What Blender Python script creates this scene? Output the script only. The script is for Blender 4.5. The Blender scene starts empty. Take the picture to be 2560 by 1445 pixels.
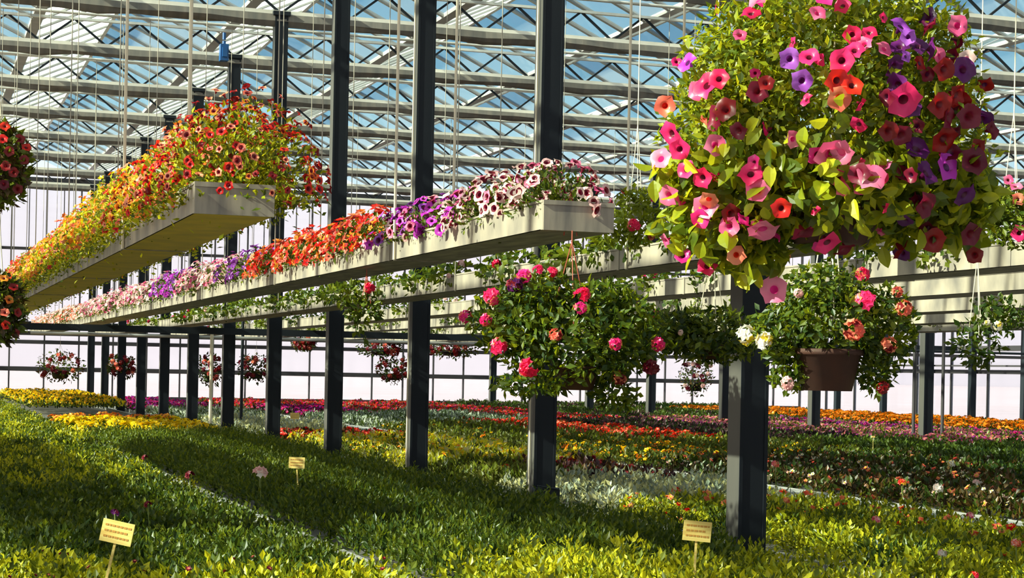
import bpy, math, random
import numpy as np
from mathutils import Vector, Matrix, Euler
R = random.Random(7)
rad = math.radians
sc = bpy.context.scene
C = sc.collection
# ------------------------------------------------------------------ camera
CAMZ = 1.75
FPX = 4500.0
YAW = math.atan(1517 / FPX)
ROLL = 0.020
cam_d = bpy.data.cameras.new('camera'); cam = bpy.data.objects.new('camera', cam_d); C.objects.link(cam)
cam_d.lens = FPX / 2560 * 36; cam_d.sensor_width = 36
cam_d.shift_y = 208.5 / 2560
cam_d.clip_end = 3000; cam_d.clip_start = .1
cam.location = (0, 0, CAMZ)
cam.rotation_euler = (Matrix.Rotation(-YAW, 3, 'Z') @ Matrix.Rotation(rad(90), 3, 'X') @ Matrix.Rotation(ROLL, 3, 'Z')).to_euler()
sc.camera = cam
SA, CA = math.sin(YAW), math.cos(YAW)
# ------------------------------------------------------------------ view + world + sun
sc.view_settings.view_transform = 'Standard'
sc.view_settings.look = 'None'
sc.view_settings.gamma = 1
sc.view_settings.use_curve_mapping = False
sc.view_settings.exposure = 0.0
sc.cycles.max_bounces = 8
sc.cycles.transparent_max_bounces = 24
sc.cycles.caustics_reflective = False
sc.cycles.caustics_refractive = False
W = bpy.data.worlds.new('sky'); sc.world = W; W.use_nodes = True
nt = W.node_tree; nt.nodes.clear()
tc = nt.nodes.new('ShaderNodeTexCoord'); sx = nt.nodes.new('ShaderNodeSeparateXYZ')
rp = nt.nodes.new('ShaderNodeValToRGB'); bg = nt.nodes.new('ShaderNodeBackground'); wo = nt.nodes.new('ShaderNodeOutputWorld')
nt.links.new(tc.outputs['Generated'], sx.inputs[0]); nt.links.new(sx.outputs['Z'], rp.inputs[0])
nt.links.new(rp.outputs[0], bg.inputs[0]); nt.links.new(bg.outputs[0], wo.inputs[0])
el = rp.color_ramp.elements
el[0].position = 0.0; el[0].color = (1, .96, .98, 1)
el[1].position = 1.0; el[1].color = (.03, .07, .17, 1)
for p, c in ((.09, (.95, .96, 1, 1)), (.14, (.36, .62, .74, 1)), (.24, (.17, .33, .50, 1)), (.5, (.06, .14, .28, 1))):
    e = el.new(p); e.color = c
bg.inputs[1].default_value = 1.2
SUN_AZ, SUN_EL = rad(6), rad(30)
sd = bpy.data.lights.new('sun', 'SUN'); sd.energy = 24; sd.angle = rad(.55); sd.color = (1, .84, .60)
so = bpy.data.objects.new('sun', sd); C.objects.link(so)
sdir = Vector((math.cos(SUN_EL) * math.cos(SUN_AZ), math.cos(SUN_EL) * math.sin(SUN_AZ), -math.sin(SUN_EL)))
so.rotation_euler = sdir.to_track_quat('-Z', 'Y').to_euler(); so.location = (-20, -5, 20)

# ------------------------------------------------------------------ helpers
def at(px, py, Z):
    """world point of pixel px,py at depth Z"""
    dx = (px - 1280) / FPX; dy = (931 - py) / FPX
    xr = dx * math.cos(ROLL) - dy * math.sin(ROLL); up = dy * math.cos(ROLL) + dx * math.sin(ROLL)
    return Vector((SA * Z + CA * xr * Z, CA * Z - SA * xr * Z, CAMZ + up * Z))
def depth(X, Y): return X * SA + Y * CA
def px_of(X, Y, z):
    Z = depth(X, Y); xr = (X * CA - Y * SA) / Z; up = (z - CAMZ) / Z
    return 1280 + FPX * (xr + ROLL * up), 931 - FPX * (up - ROLL * xr)
def inview(X, Y, z, m=60):
    Z = depth(X, Y)
    if Z < 3: return False
    x, y = px_of(X, Y, z)
    return -m < x < 2560 + m and -m < y < 1445 + m
def tag(o, label=None, cat=None, group=None, kind=None):
    if label: o['label'] = label
    if cat: o['category'] = cat
    if group: o['group'] = group
    if kind: o['kind'] = kind
    return o
def empty(name, loc, label=None, cat=None, group=None, kind=None, rz=0):
    o = bpy.data.objects.new(name, None); o.empty_display_size = .1; o.location = loc; o.rotation_euler = (0, 0, rz)
    C.objects.link(o); return tag(o, label, cat, group, kind)
def put(name, mesh, parent=None, loc=None, mat4=None):
    o = bpy.data.objects.new(name, mesh); C.objects.link(o)
    if parent is not None: o.parent = parent
    if mat4 is not None: o.matrix_basis = mat4
    elif loc is not None: o.location = loc
    return o
class MB:
    def __init__(s): s.v = []; s.f = []; s.m = []
    def face(s, idx, m=0): s.f.append(tuple(idx)); s.m.append(m)
    def box(s, x0, x1, y0, y1, z0, z1, m=0):
        b = len(s.v)
        s.v += [(x0,y0,z0),(x1,y0,z0),(x1,y1,z0),(x0,y1,z0),(x0,y0,z1),(x1,y0,z1),(x1,y1,z1),(x0,y1,z1)]
        for q in ((0,3,2,1),(4,5,6,7),(0,1,5,4),(1,2,6,5),(2,3,7,6),(3,0,4,7)): s.face([b+i for i in q], m)
        return s
    def bar(s, a, b, r, n=6, m=0, cap=True, r2=None):
        a, b = Vector(a), Vector(b); d = (b - a).normalized()
        u = d.cross(Vector((0, 0, 1)) if abs(d.z) < .9 else Vector((1, 0, 0))).normalized(); w = d.cross(u)
        k = len(s.v)
        for p, rr in ((a, r), (b, r if r2 is None else r2)):
            for i in range(n):
                t = 2 * math.pi * (i + .5) / n; s.v.append(tuple(p + (u * math.cos(t) + w * math.sin(t)) * rr))
        for i in range(n):
            j = (i + 1) % n; s.face((k+i, k+j, k+n+j, k+n+i), m)
        if cap: s.face([k+i for i in range(n)][::-1], m); s.face([k+n+i for i in range(n)], m)
        return s
    def path(s, pts, r, n=5, m=0):
        for a, b in zip(pts, pts[1:]): s.bar(a, b, r, n, m)
        return s
    def lathe(s, prof, n=16, m=0, c=(0, 0, 0)):
        k = len(s.v)
        for r, z in prof:
            for i in range(n):
                t = 2*math.pi*i/n; s.v.append((c[0]+r*math.cos(t), c[1]+r*math.sin(t), c[2]+z))
        for j in range(len(prof)-1):
            for i in range(n):
                i2 = (i+1) % n; s.face((k+j*n+i, k+j*n+i2, k+(j+1)*n+i2, k+(j+1)*n+i), m)
        return s
    def leaf(s, p, d, nrm, L, Wd, m=0, fold=.25, curl=.15):
        k = len(s.v); side = d.cross(nrm)
        if side.length < 1e-4: side = Vector((1, 0, 0))
        side.normalize(); up = side.cross(d).normalized()
        c = p + d * (L * .5) - up * (Wd * fold)
        s.v += [tuple(p), tuple(p + d*(L*.45) + side*(Wd*.5)), tuple(p + d*L - up*(L*curl)), tuple(p + d*(L*.45) - side*(Wd*.5)), tuple(c)]
        s.face((k, k+1, k+2, k+4), m); s.face((k, k+4, k+2, k+3), m)
    def bigleaf(s, p, d, nrm, L, Wd, m=0):
        side = d.cross(nrm); side = side.normalized() if side.length > 1e-4 else Vector((1, 0, 0)); up = side.cross(d).normalized()
        k = len(s.v); prof = ((0, .04), (.18, .34), (.42, .5), (.68, .42), (.88, .2), (1, .01))
        for t, w in prof:
            c = p + d*(L*t) - up*(L*.22*t*t)
            s.v += [tuple(c + side*(Wd*w) + up*(Wd*w*.35)), tuple(c), tuple(c - side*(Wd*w) + up*(Wd*w*.35))]
        for i in range(len(prof)-1):
            a = k + 3*i; s.face((a, a+3, a+4, a+1), m); s.face((a+1, a+4, a+5, a+2), m)
    def trumpet(s, p, n, Rr, m=0, mt=1, ph=0, wob=.16):
        n = n.normalized(); u = n.orthogonal().normalized(); w = n.cross(u); k = len(s.v)
        for j, (rr, h) in enumerate(((1.0, .0), (.55, .0), (.3, -.16), (.1, -.8))):
            for i in range(15):
                t = ph + 2*math.pi*i/15; c5 = math.cos(5*t)
                q = rr * ((1.0 + .10*c5 + .05*math.sin(7*t + 1)) if j == 0 else (1 + .04*c5 if j == 1 else 1))
                hz = h + (wob*math.sin(3*t + .6) - .1*c5 if j == 0 else 0)
                s.v.append(tuple(p + (u*math.cos(t) + w*math.sin(t))*(q*Rr) + n*(hz*Rr)))
        for j in range(3):
            for i in range(15):
                i2 = (i+1) % 15; s.face((k+15*j+i, k+15*j+i2, k+15*j+15+i2, k+15*j+15+i), m if j < 2 else mt)
        s.face([k+45+i for i in range(15)], mt)
    def disc(s, p, n, Rr, m=0, ph=0, cup=.25, lobes=5):
        n = n.normalized(); u = n.orthogonal().normalized(); w = n.cross(u); k = len(s.v)
        s.v.append(tuple(p)); N = lobes*2
        for i in range(N):
            t = ph + 2*math.pi*i/N; q = 1.0 if i % 2 == 0 else .62
            s.v.append(tuple(p + (u*math.cos(t)+w*math.sin(t))*(q*Rr) + n*(cup*Rr)))
        for i in range(N): s.face((k, k+1+i, k+1+(i+1) % N), m)
    def mesh(s, name, mats, smooth=False):
        me = bpy.data.meshes.new(name); me.from_pydata(s.v, [], s.f)
        for m in mats: me.materials.append(m)
        if len(mats) > 1: me.polygons.foreach_set('material_index', s.m)
        if smooth: me.polygons.foreach_set('use_smooth', [True]*len(s.f))
        me.update(); return me
    def build(s, name, mats, parent=None, loc=None, smooth=False):
        if not isinstance(mats, (list, tuple)): mats = [mats]
        return put(name, s.mesh(name, mats, smooth), parent, loc)
def rv(r=R):
    while True:
        v = Vector((r.uniform(-1, 1), r.uniform(-1, 1), r.uniform(-1, 1)))
        if .05 < v.length < 1: return v.normalized()
def orient(loc, n, spin=0, s=1.0):
    q = Vector(n).to_track_quat('Z', 'Y').to_matrix().to_4x4()
    return Matrix.Translation(loc) @ q @ Matrix.Rotation(spin, 4, 'Z') @ Matrix.Scale(s, 4)
# ------------------------------------------------------------------ materials
def srgb(r, g, b):
    f = lambda c: (c/255/12.92) if c/255 <= .04045 else ((c/255+.055)/1.055)**2.4
    return (f(r), f(g), f(b), 1)
def mat_base(name):
    m = bpy.data.materials.new(name); m.use_nodes = True; t = m.node_tree; t.nodes.clear()
    return m, t, t.nodes.new('ShaderNodeOutputMaterial')
def mat_solid(name, col, rough=.6, metal=0, noise=0, scale=8, col2=None, bump=0, stretch=(1, 1, 1), spec=.5):
    m, t, out = mat_base(name); p = t.nodes.new('ShaderNodeBsdfPrincipled')
    p.inputs['Base Color'].default_value = col; p.inputs['Roughness'].default_value = rough; p.inputs['Metallic'].default_value = metal
    p.inputs['Specular IOR Level'].default_value = spec
    t.links.new(p.outputs[0], out.inputs[0])
    if noise or col2 or bump:
        c = t.nodes.new('ShaderNodeTexCoord'); mp = t.nodes.new('ShaderNodeMapping'); mp.inputs['Scale'].default_value = stretch
        n = t.nodes.new('ShaderNodeTexNoise'); n.inputs['Scale'].default_value = scale; n.inputs['Detail'].default_value = 5
        t.links.new(c.outputs['Object'], mp.inputs[0]); t.links.new(mp.outputs[0], n.inputs['Vector'])
        if col2 or noise:
            r = t.nodes.new('ShaderNodeValToRGB'); r.color_ramp.elements[0].position = .35; r.color_ramp.elements[1].position = .68
            r.color_ramp.elements[0].color = col; r.color_ramp.elements[1].color = col2 or tuple(min(1, x*(1+noise)) for x in col[:3]) + (1,)
            t.links.new(n.outputs['Fac'], r.inputs[0]); t.links.new(r.outputs[0], p.inputs['Base Color'])
        if bump:
            b = t.nodes.new('ShaderNodeBump'); b.inputs['Strength'].default_value = bump; b.inputs['Distance'].default_value = .01
            t.links.new(n.outputs['Fac'], b.inputs['Height']); t.links.new(b.outputs[0], p.inputs['Normal'])
    return m
def mat_leaf(name, c1, c2, trans=.4, tcol=None, scale=14, gloss=.022, hue=.0):
    """thin leaf or petal: diffuse plus light passing through, colour varied by noise and from plant to plant"""
    m, t, out = mat_base(name)
    c = t.nodes.new('ShaderNodeTexCoord'); n = t.nodes.new('ShaderNodeTexNoise'); n.inputs['Scale'].default_value = scale; n.inputs['Detail'].default_value = 3
    t.links.new(c.outputs['Object'], n.inputs['Vector'])
    oi = t.nodes.new('ShaderNodeObjectInfo'); ad = t.nodes.new('ShaderNodeMath'); ad.operation = 'MULTIPLY_ADD'
    ad.inputs[1].default_value = .34; t.links.new(oi.outputs['Random'], ad.inputs[0]); 
    sb = t.nodes.new('ShaderNodeMath'); sb.operation = 'SUBTRACT'; sb.inputs[1].default_value = .17
    t.links.new(n.outputs['Fac'], sb.inputs[0]); t.links.new(sb.outputs[0], ad.inputs[2])
    r = t.nodes.new('ShaderNodeValToRGB'); r.color_ramp.elements[0].position = .38; r.color_ramp.elements[1].position = .62
    r.color_ramp.elements[0].color = c1; r.color_ramp.elements[1].color = c2
    t.links.new(ad.outputs[0], r.inputs[0])
    d = t.nodes.new('ShaderNodeBsdfDiffuse'); tr = t.nodes.new('ShaderNodeBsdfTranslucent'); mx = t.nodes.new('ShaderNodeMixShader'); mx.inputs[0].default_value = trans
    t.links.new(r.outputs[0], d.inputs[0])
    if tcol:
        mc = t.nodes.new('ShaderNodeMix'); mc.data_type = 'RGBA'; mc.inputs[0].default_value = .7
        t.links.new(r.outputs[0], mc.inputs[6]); mc.inputs[7].default_value = tcol; t.links.new(mc.outputs[2], tr.inputs[0])
    else: t.links.new(r.outputs[0], tr.inputs[0])
    t.links.new(d.outputs[0], mx.inputs[1]); t.links.new(tr.outputs[0], mx.inputs[2])
    g = t.nodes.new('ShaderNodeBsdfGlossy'); g.inputs['Roughness'].default_value = .38; m2 = t.nodes.new('ShaderNodeMixShader'); m2.inputs[0].default_value = gloss
    t.links.new(mx.outputs[0], m2.inputs[1]); t.links.new(g.outputs[0], m2.inputs[2]); t.links.new(m2.outputs[0], out.inputs[0])
    return m
def mat_glass(name, tint, haze, hazecol=(.9, .95, .97, 1), gloss=.05, vary=0):
    m, t, out = mat_base(name)
    a = t.nodes.new('ShaderNodeBsdfTransparent'); a.inputs[0].default_value = tint
    b = t.nodes.new('ShaderNodeBsdfTranslucent'); b.inputs[0].default_value = hazecol
    g = t.nodes.new('ShaderNodeBsdfGlossy'); g.inputs['Roughness'].default_value = .05
    x = t.nodes.new('ShaderNodeMixShader'); x.inputs[0].default_value = haze
    y = t.nodes.new('ShaderNodeMixShader'); y.inputs[0].default_value = gloss
    t.links.new(a.outputs[0], x.inputs[1]); t.links.new(b.outputs[0], x.inputs[2]); t.links.new(x.outputs[0], y.inputs[1]); t.links.new(g.outputs[0], y.inputs[2])
    if vary:   # some panes are dustier or whitewashed more than others
        oi = t.nodes.new('ShaderNodeObjectInfo'); mr = t.nodes.new('ShaderNodeMath'); mr.operation = 'MULTIPLY_ADD'; mr.inputs[1].default_value = vary; mr.inputs[2].default_value = haze
        pw = t.nodes.new('ShaderNodeMath'); pw.operation = 'POWER'; pw.inputs[1].default_value = 1.6
        t.links.new(oi.outputs['Random'], pw.inputs[0]); t.links.new(pw.outputs[0], mr.inputs[0]); t.links.new(mr.outputs[0], x.inputs[0])
    t.links.new(y.outputs[0], out.inputs[0]); return m
M = {}
M['zinc'] = mat_solid('zinc', (.38, .32, .25, 1), .62, .08, col2=(.16, .14, .125, 1), scale=3.2, bump=.1, stretch=(4, 1.1, .6))
M['zinc_under_reflection'] = mat_solid('zinc_under_reflection', (.80, .52, .03, 1), .5, 0, col2=(.55, .36, .03, 1), scale=4)  # yellow stands in for light reflected from the sunlit plants
M['alu'] = mat_solid('aluminium', (.62, .60, .56, 1), .45, .25, noise=.2, scale=5)
M['alu_bright'] = mat_solid('aluminium_bright', (.85, .80, .70, 1), .5, .0, noise=.1, scale=5)
M['alu_dull'] = mat_solid('aluminium_dull', (.33, .32, .31, 1), .55, .15, noise=.25, scale=3)
M['wire'] = mat_solid('hanger_wire', (.66, .58, .44, 1), .6)
M['wire_dull'] = mat_solid('hanger_wire_dull', (.38, .34, .28, 1), .6)
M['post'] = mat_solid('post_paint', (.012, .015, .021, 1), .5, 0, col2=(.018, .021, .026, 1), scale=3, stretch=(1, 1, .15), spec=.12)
M['post_sunlit_side'] = mat_solid('post_sunlit_side', (.05, .048, .045, 1), .55, 0, col2=(.075, .07, .062, 1), scale=3, stretch=(1, 1, .2))
M['dark'] = mat_solid('dark_steel', (.016, .02, .026, 1), .5, spec=.15)
M['frame'] = mat_solid('frame_grey', (.05, .045, .05, 1), .6, spec=.2)
M['screen'] = mat_solid('shade_cloth', (.20, .175, .15, 1), .9, col2=(.12, .115, .11, 1), scale=1.2, bump=.4, stretch=(6, 1, 1))
M['glass'] = mat_glass('roof_glass', (.84, .96, .98, 1), .10, (.8, .93, .97, 1), .05, .30)
M['wglass'] = mat_glass('wall_glass', (.97, .95, .96, 1), .14, (1, .97, .98, 1), .04)
M['floor'] = mat_solid('concrete', (.22, .21, .19, 1), .9, col2=(.3, .29, .27, 1), scale=2, bump=.2)
M['ground'] = mat_solid('pale_ground', (.36, .39, .50, 1), .95, col2=(.33, .34, .42, 1), scale=.2)
M['tray'] = mat_solid('bench_tray', (.07, .065, .06, 1), .8, col2=(.14, .13, .12, 1), scale=6)
M['terracotta'] = mat_solid('terracotta', (.06, .018, .009, 1), .75, col2=(.04, .013, .008, 1), scale=10, bump=.2)
M['pot'] = mat_solid('plastic_pot', (.02, .02, .022, 1), .5)
M['wood'] = mat_solid('sign_wood', srgb(238, 214, 130), .7, col2=srgb(214, 176, 90), scale=3, stretch=(2, 2, 26))
M['wood_line'] = mat_solid('sign_lettering', srgb(186, 132, 62), .8)
M['rust'] = mat_solid('rust_plastic', (.35, .06, .03, 1), .6)
M['blue'] = mat_solid('blue_plastic', (.01, .08, .25, 1), .4)
M['soil'] = mat_solid('soil', (.03, .02, .012, 1), .95)
M['stem'] = mat_leaf('stem_green', (.16, .2, .05, 1), (.25, .3, .08, 1), .1)
def L_(name, a, b, tr=.42, tc=None, **k): M[name] = mat_leaf(name, a + (1,), b + (1,), tr, (tc + (1,)) if tc else None, **k)
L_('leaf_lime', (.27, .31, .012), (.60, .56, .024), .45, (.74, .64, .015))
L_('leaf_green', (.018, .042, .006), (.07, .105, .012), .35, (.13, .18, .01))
L_('leaf_mid', (.05, .08, .008), (.16, .19, .015), .42, (.28, .31, .012))
L_('leaf_olive', (.06, .07, .01), (.15, .145, .02), .4)
L_('leaf_silver', (.18, .22, .16), (.42, .45, .36), .3)
L_('leaf_cream', (.36, .35, .14), (.66, .62, .32), .4)
L_('leaf_purple', (.035, .014, .02), (.10, .04, .045), .25)
L_('leaf_bronze', (.04, .03, .008), (.12, .06, .015), .35)
L_('leaf_basket', (.07, .11, .008), (.25, .28, .015), .46, (.46, .48, .012))
L_('leaf_dark', (.01, .025, .005), (.035, .06, .01), .3, (.06, .1, .01))
def P_(name, a, b=None, tr=.38): M[name] = mat_leaf(name, a + (1,), (b or a) + (1,), tr, None, scale=6, gloss=.03)
P_('p_red', (.72, .012, .012), (.85, .035, .012)); P_('p_orange', (.85, .16, .02), (.95, .33, .03)); P_('p_yellow', (.95, .72, .01), (.95, .62, .01))
P_('p_marigold', (.86, .2, .005), (.95, .3, .005)); P_('p_magenta', (.75, .01, .16), (.85, .03, .3)); P_('p_hot', (.88, .015, .10), (.92, .03, .2))
P_('p_pink', (.85, .10, .28), (.9, .24, .40)); P_('p_palepink', (.85, .5, .5), (.9, .66, .6)); P_('p_violet', (.34, .06, .5), (.5, .14, .7))
P_('p_purple', (.42, .02, .42), (.6, .05, .55)); P_('p_white', (.85, .8, .72), (.92, .88, .82)); P_('p_maroon', (.13, .003, .02), (.2, .006, .03))
P_('p_coral', (.85, .15, .1), (.95, .32, .18)); P_('p_darkred', (.2, .004, .006), (.32, .008, .008)); P_('p_plum', (.09, .008, .10), (.15, .015, .17))
P_('p_throat', (.2, .01, .02)); P_('p_dthroat', (.10, .005, .05)); P_('p_yellowc', (.7, .5, .03))

# ------------------------------------------------------------------ setting: ground, floor, walls, roof
X_L, X_R, Y_B, Y_F = -20.38, 30.82, 58.65, -5.35
POSTX = 5.22; POSTY0 = 10.65
EAVE = CAMZ + 5.85
tag(MB().box(-400, 400, -200, 600, -.30, -.06).build('ground', M['ground']), None, None, None, 'structure')
tag(MB().box(X_L, X_R, Y_F, Y_B, -.06, 0).build('floor', M['floor']), None, None, None, 'structure')

def glazed_wall(name, p0, p1, levels, step, horiz_th, full=True, pane_limit=True):
    """wall of panes between p0 and p1 (plan points) with rails at the levels"""
    p0, p1 = Vector(p0), Vector(p1); Ln = (p1 - p0).length; d = (p1 - p0) / Ln; ang = math.atan2(d.y, d.x)
    w = empty(name, (p0.x, p0.y, 0), kind='structure', rz=ang)
    n = round(Ln / step); st = Ln / n
    kerb = MB().box(0, Ln, -.08, .08, 0, .32).build('kerb', M['alu_dull'], w)
    for z, th in levels:
        MB().box(0, Ln, -.05, .05, z - th/2, z + th/2).build('rail', M['frame'], w)
    mm = MB().box(-.022, .022, -.045, .045, .32, EAVE).mesh('mullion', [M['frame']])
    for i in range(n + 1): put('mullion', mm, w, (i * st, 0, 0))
    rest = MB(); lev = [.32] + [z for z, _ in levels]
    for k in range(len(lev) - 1):
        h0, h1 = lev[k] + .02, lev[k+1] - .02
        pm = MB().box(.02, st - .02, -.006, .006, h0, h1).mesh('pane', [M['wglass']])
        for i in range(n):
            c = p0 + d * (st * (i + .5))
            if pane_limit and inview(c.x, c.y, (h0+h1)/2, 100): put('pane', pm, w, (i*st, 0, 0))
            else: rest.box(i*st + .02, (i+1)*st - .02, -.006, .006, h0, h1)
    if rest.v:
        o = rest.build('pane', M['wglass'], w); o['kind'] = 'stuff'
    return w
lv_back = [(CAMZ - 1.50, .10), (CAMZ - 1.10, .16), (CAMZ - .19, .14), (CAMZ + .66, .12), (CAMZ + .92, .10), (CAMZ + 3.6, .09), (EAVE - .1, .22)]
glazed_wall('wall_back', (X_L, Y_B), (X_R, Y_B), lv_back, 1.0667, .1)
lv_r = [(CAMZ - 1.3, .10), (CAMZ + .30, .12), (CAMZ + .48, .05), (CAMZ + 1.0, .16), (CAMZ + 3.6, .09), (EAVE - .1, .22)]
glazed_wall('wall_right', (X_R, Y_B), (X_R, Y_F), lv_r, 2.0, .1)
glazed_wall('wall_front', (X_R, Y_F), (X_L, Y_F), lv_back[3:], 4.0, .1, pane_limit=False)
glazed_wall('wall_left', (X_L, Y_F), (X_L, Y_B), lv_back[3:], 4.0, .1, pane_limit=False)
# thin glazing bars of the upper back wall
ub = bpy.data.objects['wall_back']
tb = MB().box(-.012, .012, -.03, .03, CAMZ + .98, EAVE - .1).mesh('glazing_bar', [M['frame']])
for i in range(48):
    x = i * 1.0667 + .53
    X = X_L + x
    if 1 < X < 28: put('glazing_bar', tb, ub, (x, 0, 0))

# roof: ridges run along Y, spans of 3.2 m
SP = 3.2; RISE = .74
roof = empty('ceiling', (0, 0, 0), kind='structure')
spans = [X_L + SP * k for k in range(16)]
gut = MB().box(-.09, .09, Y_F, Y_B, EAVE, EAVE + .07).mesh('gutter', [M['alu_dull']])
rid = MB().box(-.035, .035, Y_F, Y_B, EAVE + RISE - .04, EAVE + RISE + .05).mesh('ridge_bar', [M['alu']])
PW = 1.0
npn = int((Y_B - Y_F) / PW)
def slope_box(mb, x0, z0, x1, z1, y0, y1, t, m=0):
    b = len(mb.v); n = Vector((-(z1 - z0), 0, x1 - x0)).normalized() * t
    for y in (y0, y1):
        mb.v += [(x0 - n.x, y, z0 - n.z), (x1 - n.x, y, z1 - n.z), (x1 + n.x, y, z1 + n.z), (x0 + n.x, y, z0 + n.z)]
    for q in ((0,1,2,3),(4,7,6,5),(0,4,5,1),(1,5,6,2),(2,6,7,3),(3,7,4,0)): mb.face([b+i for i in q], m)
pane_a = MB(); slope_box(pane_a, .06, .03, SP/2 - .03, RISE - .01, .02, PW - .02, .004); pane_a = pane_a.mesh('roof_pane', [M['glass']])
pane_b = MB(); slope_box(pane_b, SP/2 + .03, RISE - .01, SP - .06, .03, .02, PW - .02, .004); pane_b = pane_b.mesh('roof_pane', [M['glass']])
rest = MB(); cand = []
bars = MB()
for k, x0 in enumerate(spans):
    put('gutter', gut, roof, (x0, 0, 0)); put('ridge_bar', rid, roof, (x0 + SP/2, 0, 0))
    for j in range(npn):
        y = Y_F + j * PW
        slope_box(bars, x0 + .05, EAVE + .02, x0 + SP/2, EAVE + RISE, y - .045, y + .045, .03)
        slope_box(bars, x0 + SP/2, EAVE + RISE, x0 + SP - .05, EAVE + .02, y - .045, y + .045, .03)
        for sgn in (0, 1):
            xc = x0 + SP * (.25 + .5 * sgn)
            if inview(xc, y + .5, EAVE + .3, 30): cand.append((depth(xc, y), sgn, x0, y))
            else: 
                if sgn == 0: slope_box(rest, x0 + .06, EAVE + .03, x0 + SP/2 - .03, EAVE + RISE - .01, y + .02, y + PW - .02, .004)
                else: slope_box(rest, x0 + SP/2 + .03, EAVE + RISE - .01, x0 + SP - .06, EAVE + .03, y + .02, y + PW - .02, .004)
cand.sort()
for q, (z, sgn, x0, y) in enumerate(cand):
    if q < 300: put('pane', pane_b if sgn else pane_a, roof, (x0, y, EAVE))
    elif sgn == 0: slope_box(rest, x0 + .06, EAVE + .03, x0 + SP/2 - .03, EAVE + RISE - .01, y + .02, y + PW - .02, .004)
    else: slope_box(rest, x0 + SP/2 + .03, EAVE + RISE - .01, x0 + SP - .06, EAVE + .03, y + .02, y + PW - .02, .004)
rest.build('pane', M['glass'], roof)['kind'] = 'stuff'
bars.build('glazing_bar', M['alu_dull'], roof)['kind'] = 'stuff'

# lattice girders across the house, one over every row of posts
GB = CAMZ + 5.30   # bottom chord
diag_m = {}
for s in (0, 1):
    a, b = ((0, 0, 0), (.533, 0, .42)) if s == 0 else ((0, 0, .42), (.533, 0, 0))
    diag_m[s] = MB().bar(a, b, .024, 4).mesh('diagonal', [M['dark']])
chord_lo = MB().box(X_L, X_R, -.05, .05, -.028, .032).mesh('bottom_chord', [M['alu_bright']])
chord_hi = MB().box(X_L, X_R, -.04, .04, .40, .44).mesh('top_chord', [M['alu']])
ordn = ['first', 'second', 'third', 'fourth', 'fifth', 'sixth', 'seventh', 'eighth', 'ninth', 'tenth', 'eleventh', 'twelfth', 'thirteenth', 'fourteenth', 'fifteenth', 'sixteenth', 'seventeenth', 'eighteenth', 'nineteenth', 'twentieth', 'twenty-first', 'twenty-second', 'twenty-third', 'twenty-fourth']
scr_v = []
for s in range(3):
    mb = MB(); r2 = random.Random(50 + s); n = 26; x = X_L
    xs = [X_L + (X_R - X_L) * i / 96 for i in range(97)]
    pr = [(-.10, .0), (-.12, -.09), (-.05, -.15), (.06, -.15), (.12, -.08), (.09, .0)]
    k = 0
    for i, xx in enumerate(xs):
        f = 1 + r2.uniform(-.18, .18)
        for (y, z) in pr: mb.v.append((xx, y * f, z * (1 + r2.uniform(-.2, .25))))
        if i:
            for j in range(6):
                a = (i-1)*6 + j; b = (i-1)*6 + (j+1) % 6; mb.face((a, b, b+6, a+6))
    scr_v.append(mb.mesh('shade_cloth', [M['screen']]))
vis = 0
for n in range(-3, 12):
    Y = POSTY0 + 4 * n
    g = empty('lattice_girder', (0, Y, GB), kind='thing')
    if n >= 3:
        lab = 'pale roof lattice girder with dark diagonals, %s girder from the top of the picture down' % ordn[vis]; vis += 1
    else: lab = 'roof lattice girder overhead in front of the rows seen in the picture'
    tag(g, lab, 'girder', 'lattice girders under the roof')
    put('bottom_chord', chord_lo, g); put('top_chord', chord_hi, g)
    oth = MB()
    for i in range(96):
        x = X_L + i * .5333
        if n >= 3 and inview(x, Y, GB, 40): put('diagonal', diag_m[i % 2], g, (x, 0, 0))
        else:
            a, b = ((x, 0, 0), (x + .533, 0, .42)) if i % 2 == 0 else ((x, 0, .42), (x + .533, 0, 0)); oth.bar(a, b, .016, 4)
    if oth.v: oth.build('diagonal', M['dark'], g)['kind'] = 'stuff'
    # folded shade cloth gathered beside the girder, with its pull tube
    s = empty('folded_shade_screen', (0, Y + .02, GB - .03))
    tag(s, lab.replace('pale roof lattice girder with dark diagonals', 'folded grey-brown shade cloth under the roof').replace('girder from', 'fold from').replace('roof lattice girder overhead', 'folded grey-brown shade cloth overhead'), 'shade screen', 'folded shade screens under the roof')
    put('shade_cloth', scr_v[n % 3], s); MB().bar((X_L, .22, .03), (X_R, .22, .03), .022, 6).build('pull_tube', M['alu'], s)

# ------------------------------------------------------------------ posts
PH = CAMZ + 5.25
def make_post():
    m = MB()
    hw = .095
    m.box(-hw, hw, -hw, hw, 0, PH)
    for i in range(6): m.m[i] = 0
    m.m[5] = 1   # sun-facing side, its lighter colour paints in the sunlight
    # lips of the steel section on the front face
    m.box(-hw - .004, -hw + .02, -hw - .006, -hw, .0, PH, 0); m.box(hw - .02, hw + .004, -hw - .006, -hw, .0, PH, 0)
    return m.mesh('shaft', [M['post'], M['post_sunlit_side']])
shaft = make_post()
foot = MB().box(-.16, .16, -.16, .16, 0, .02).box(-.12, .12, -.12, .12, .02, .05).mesh('base_plate', [M['dark']])
head = MB().box(-.13, .13, -.13, .13, PH, PH + .06).mesh('head_plate', [M['dark']])
cond = MB().bar((-.115, -.02, .3), (-.115, -.02, PH), .009, 6).mesh('conduit', [M['wire']])
def post(X, Y, label, group):
    p = empty('steel_post', (X, Y, 0), label, 'post', group)
    put('shaft', shaft, p); put('base_plate', foot, p); put('head_plate', head, p)
    return p
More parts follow.
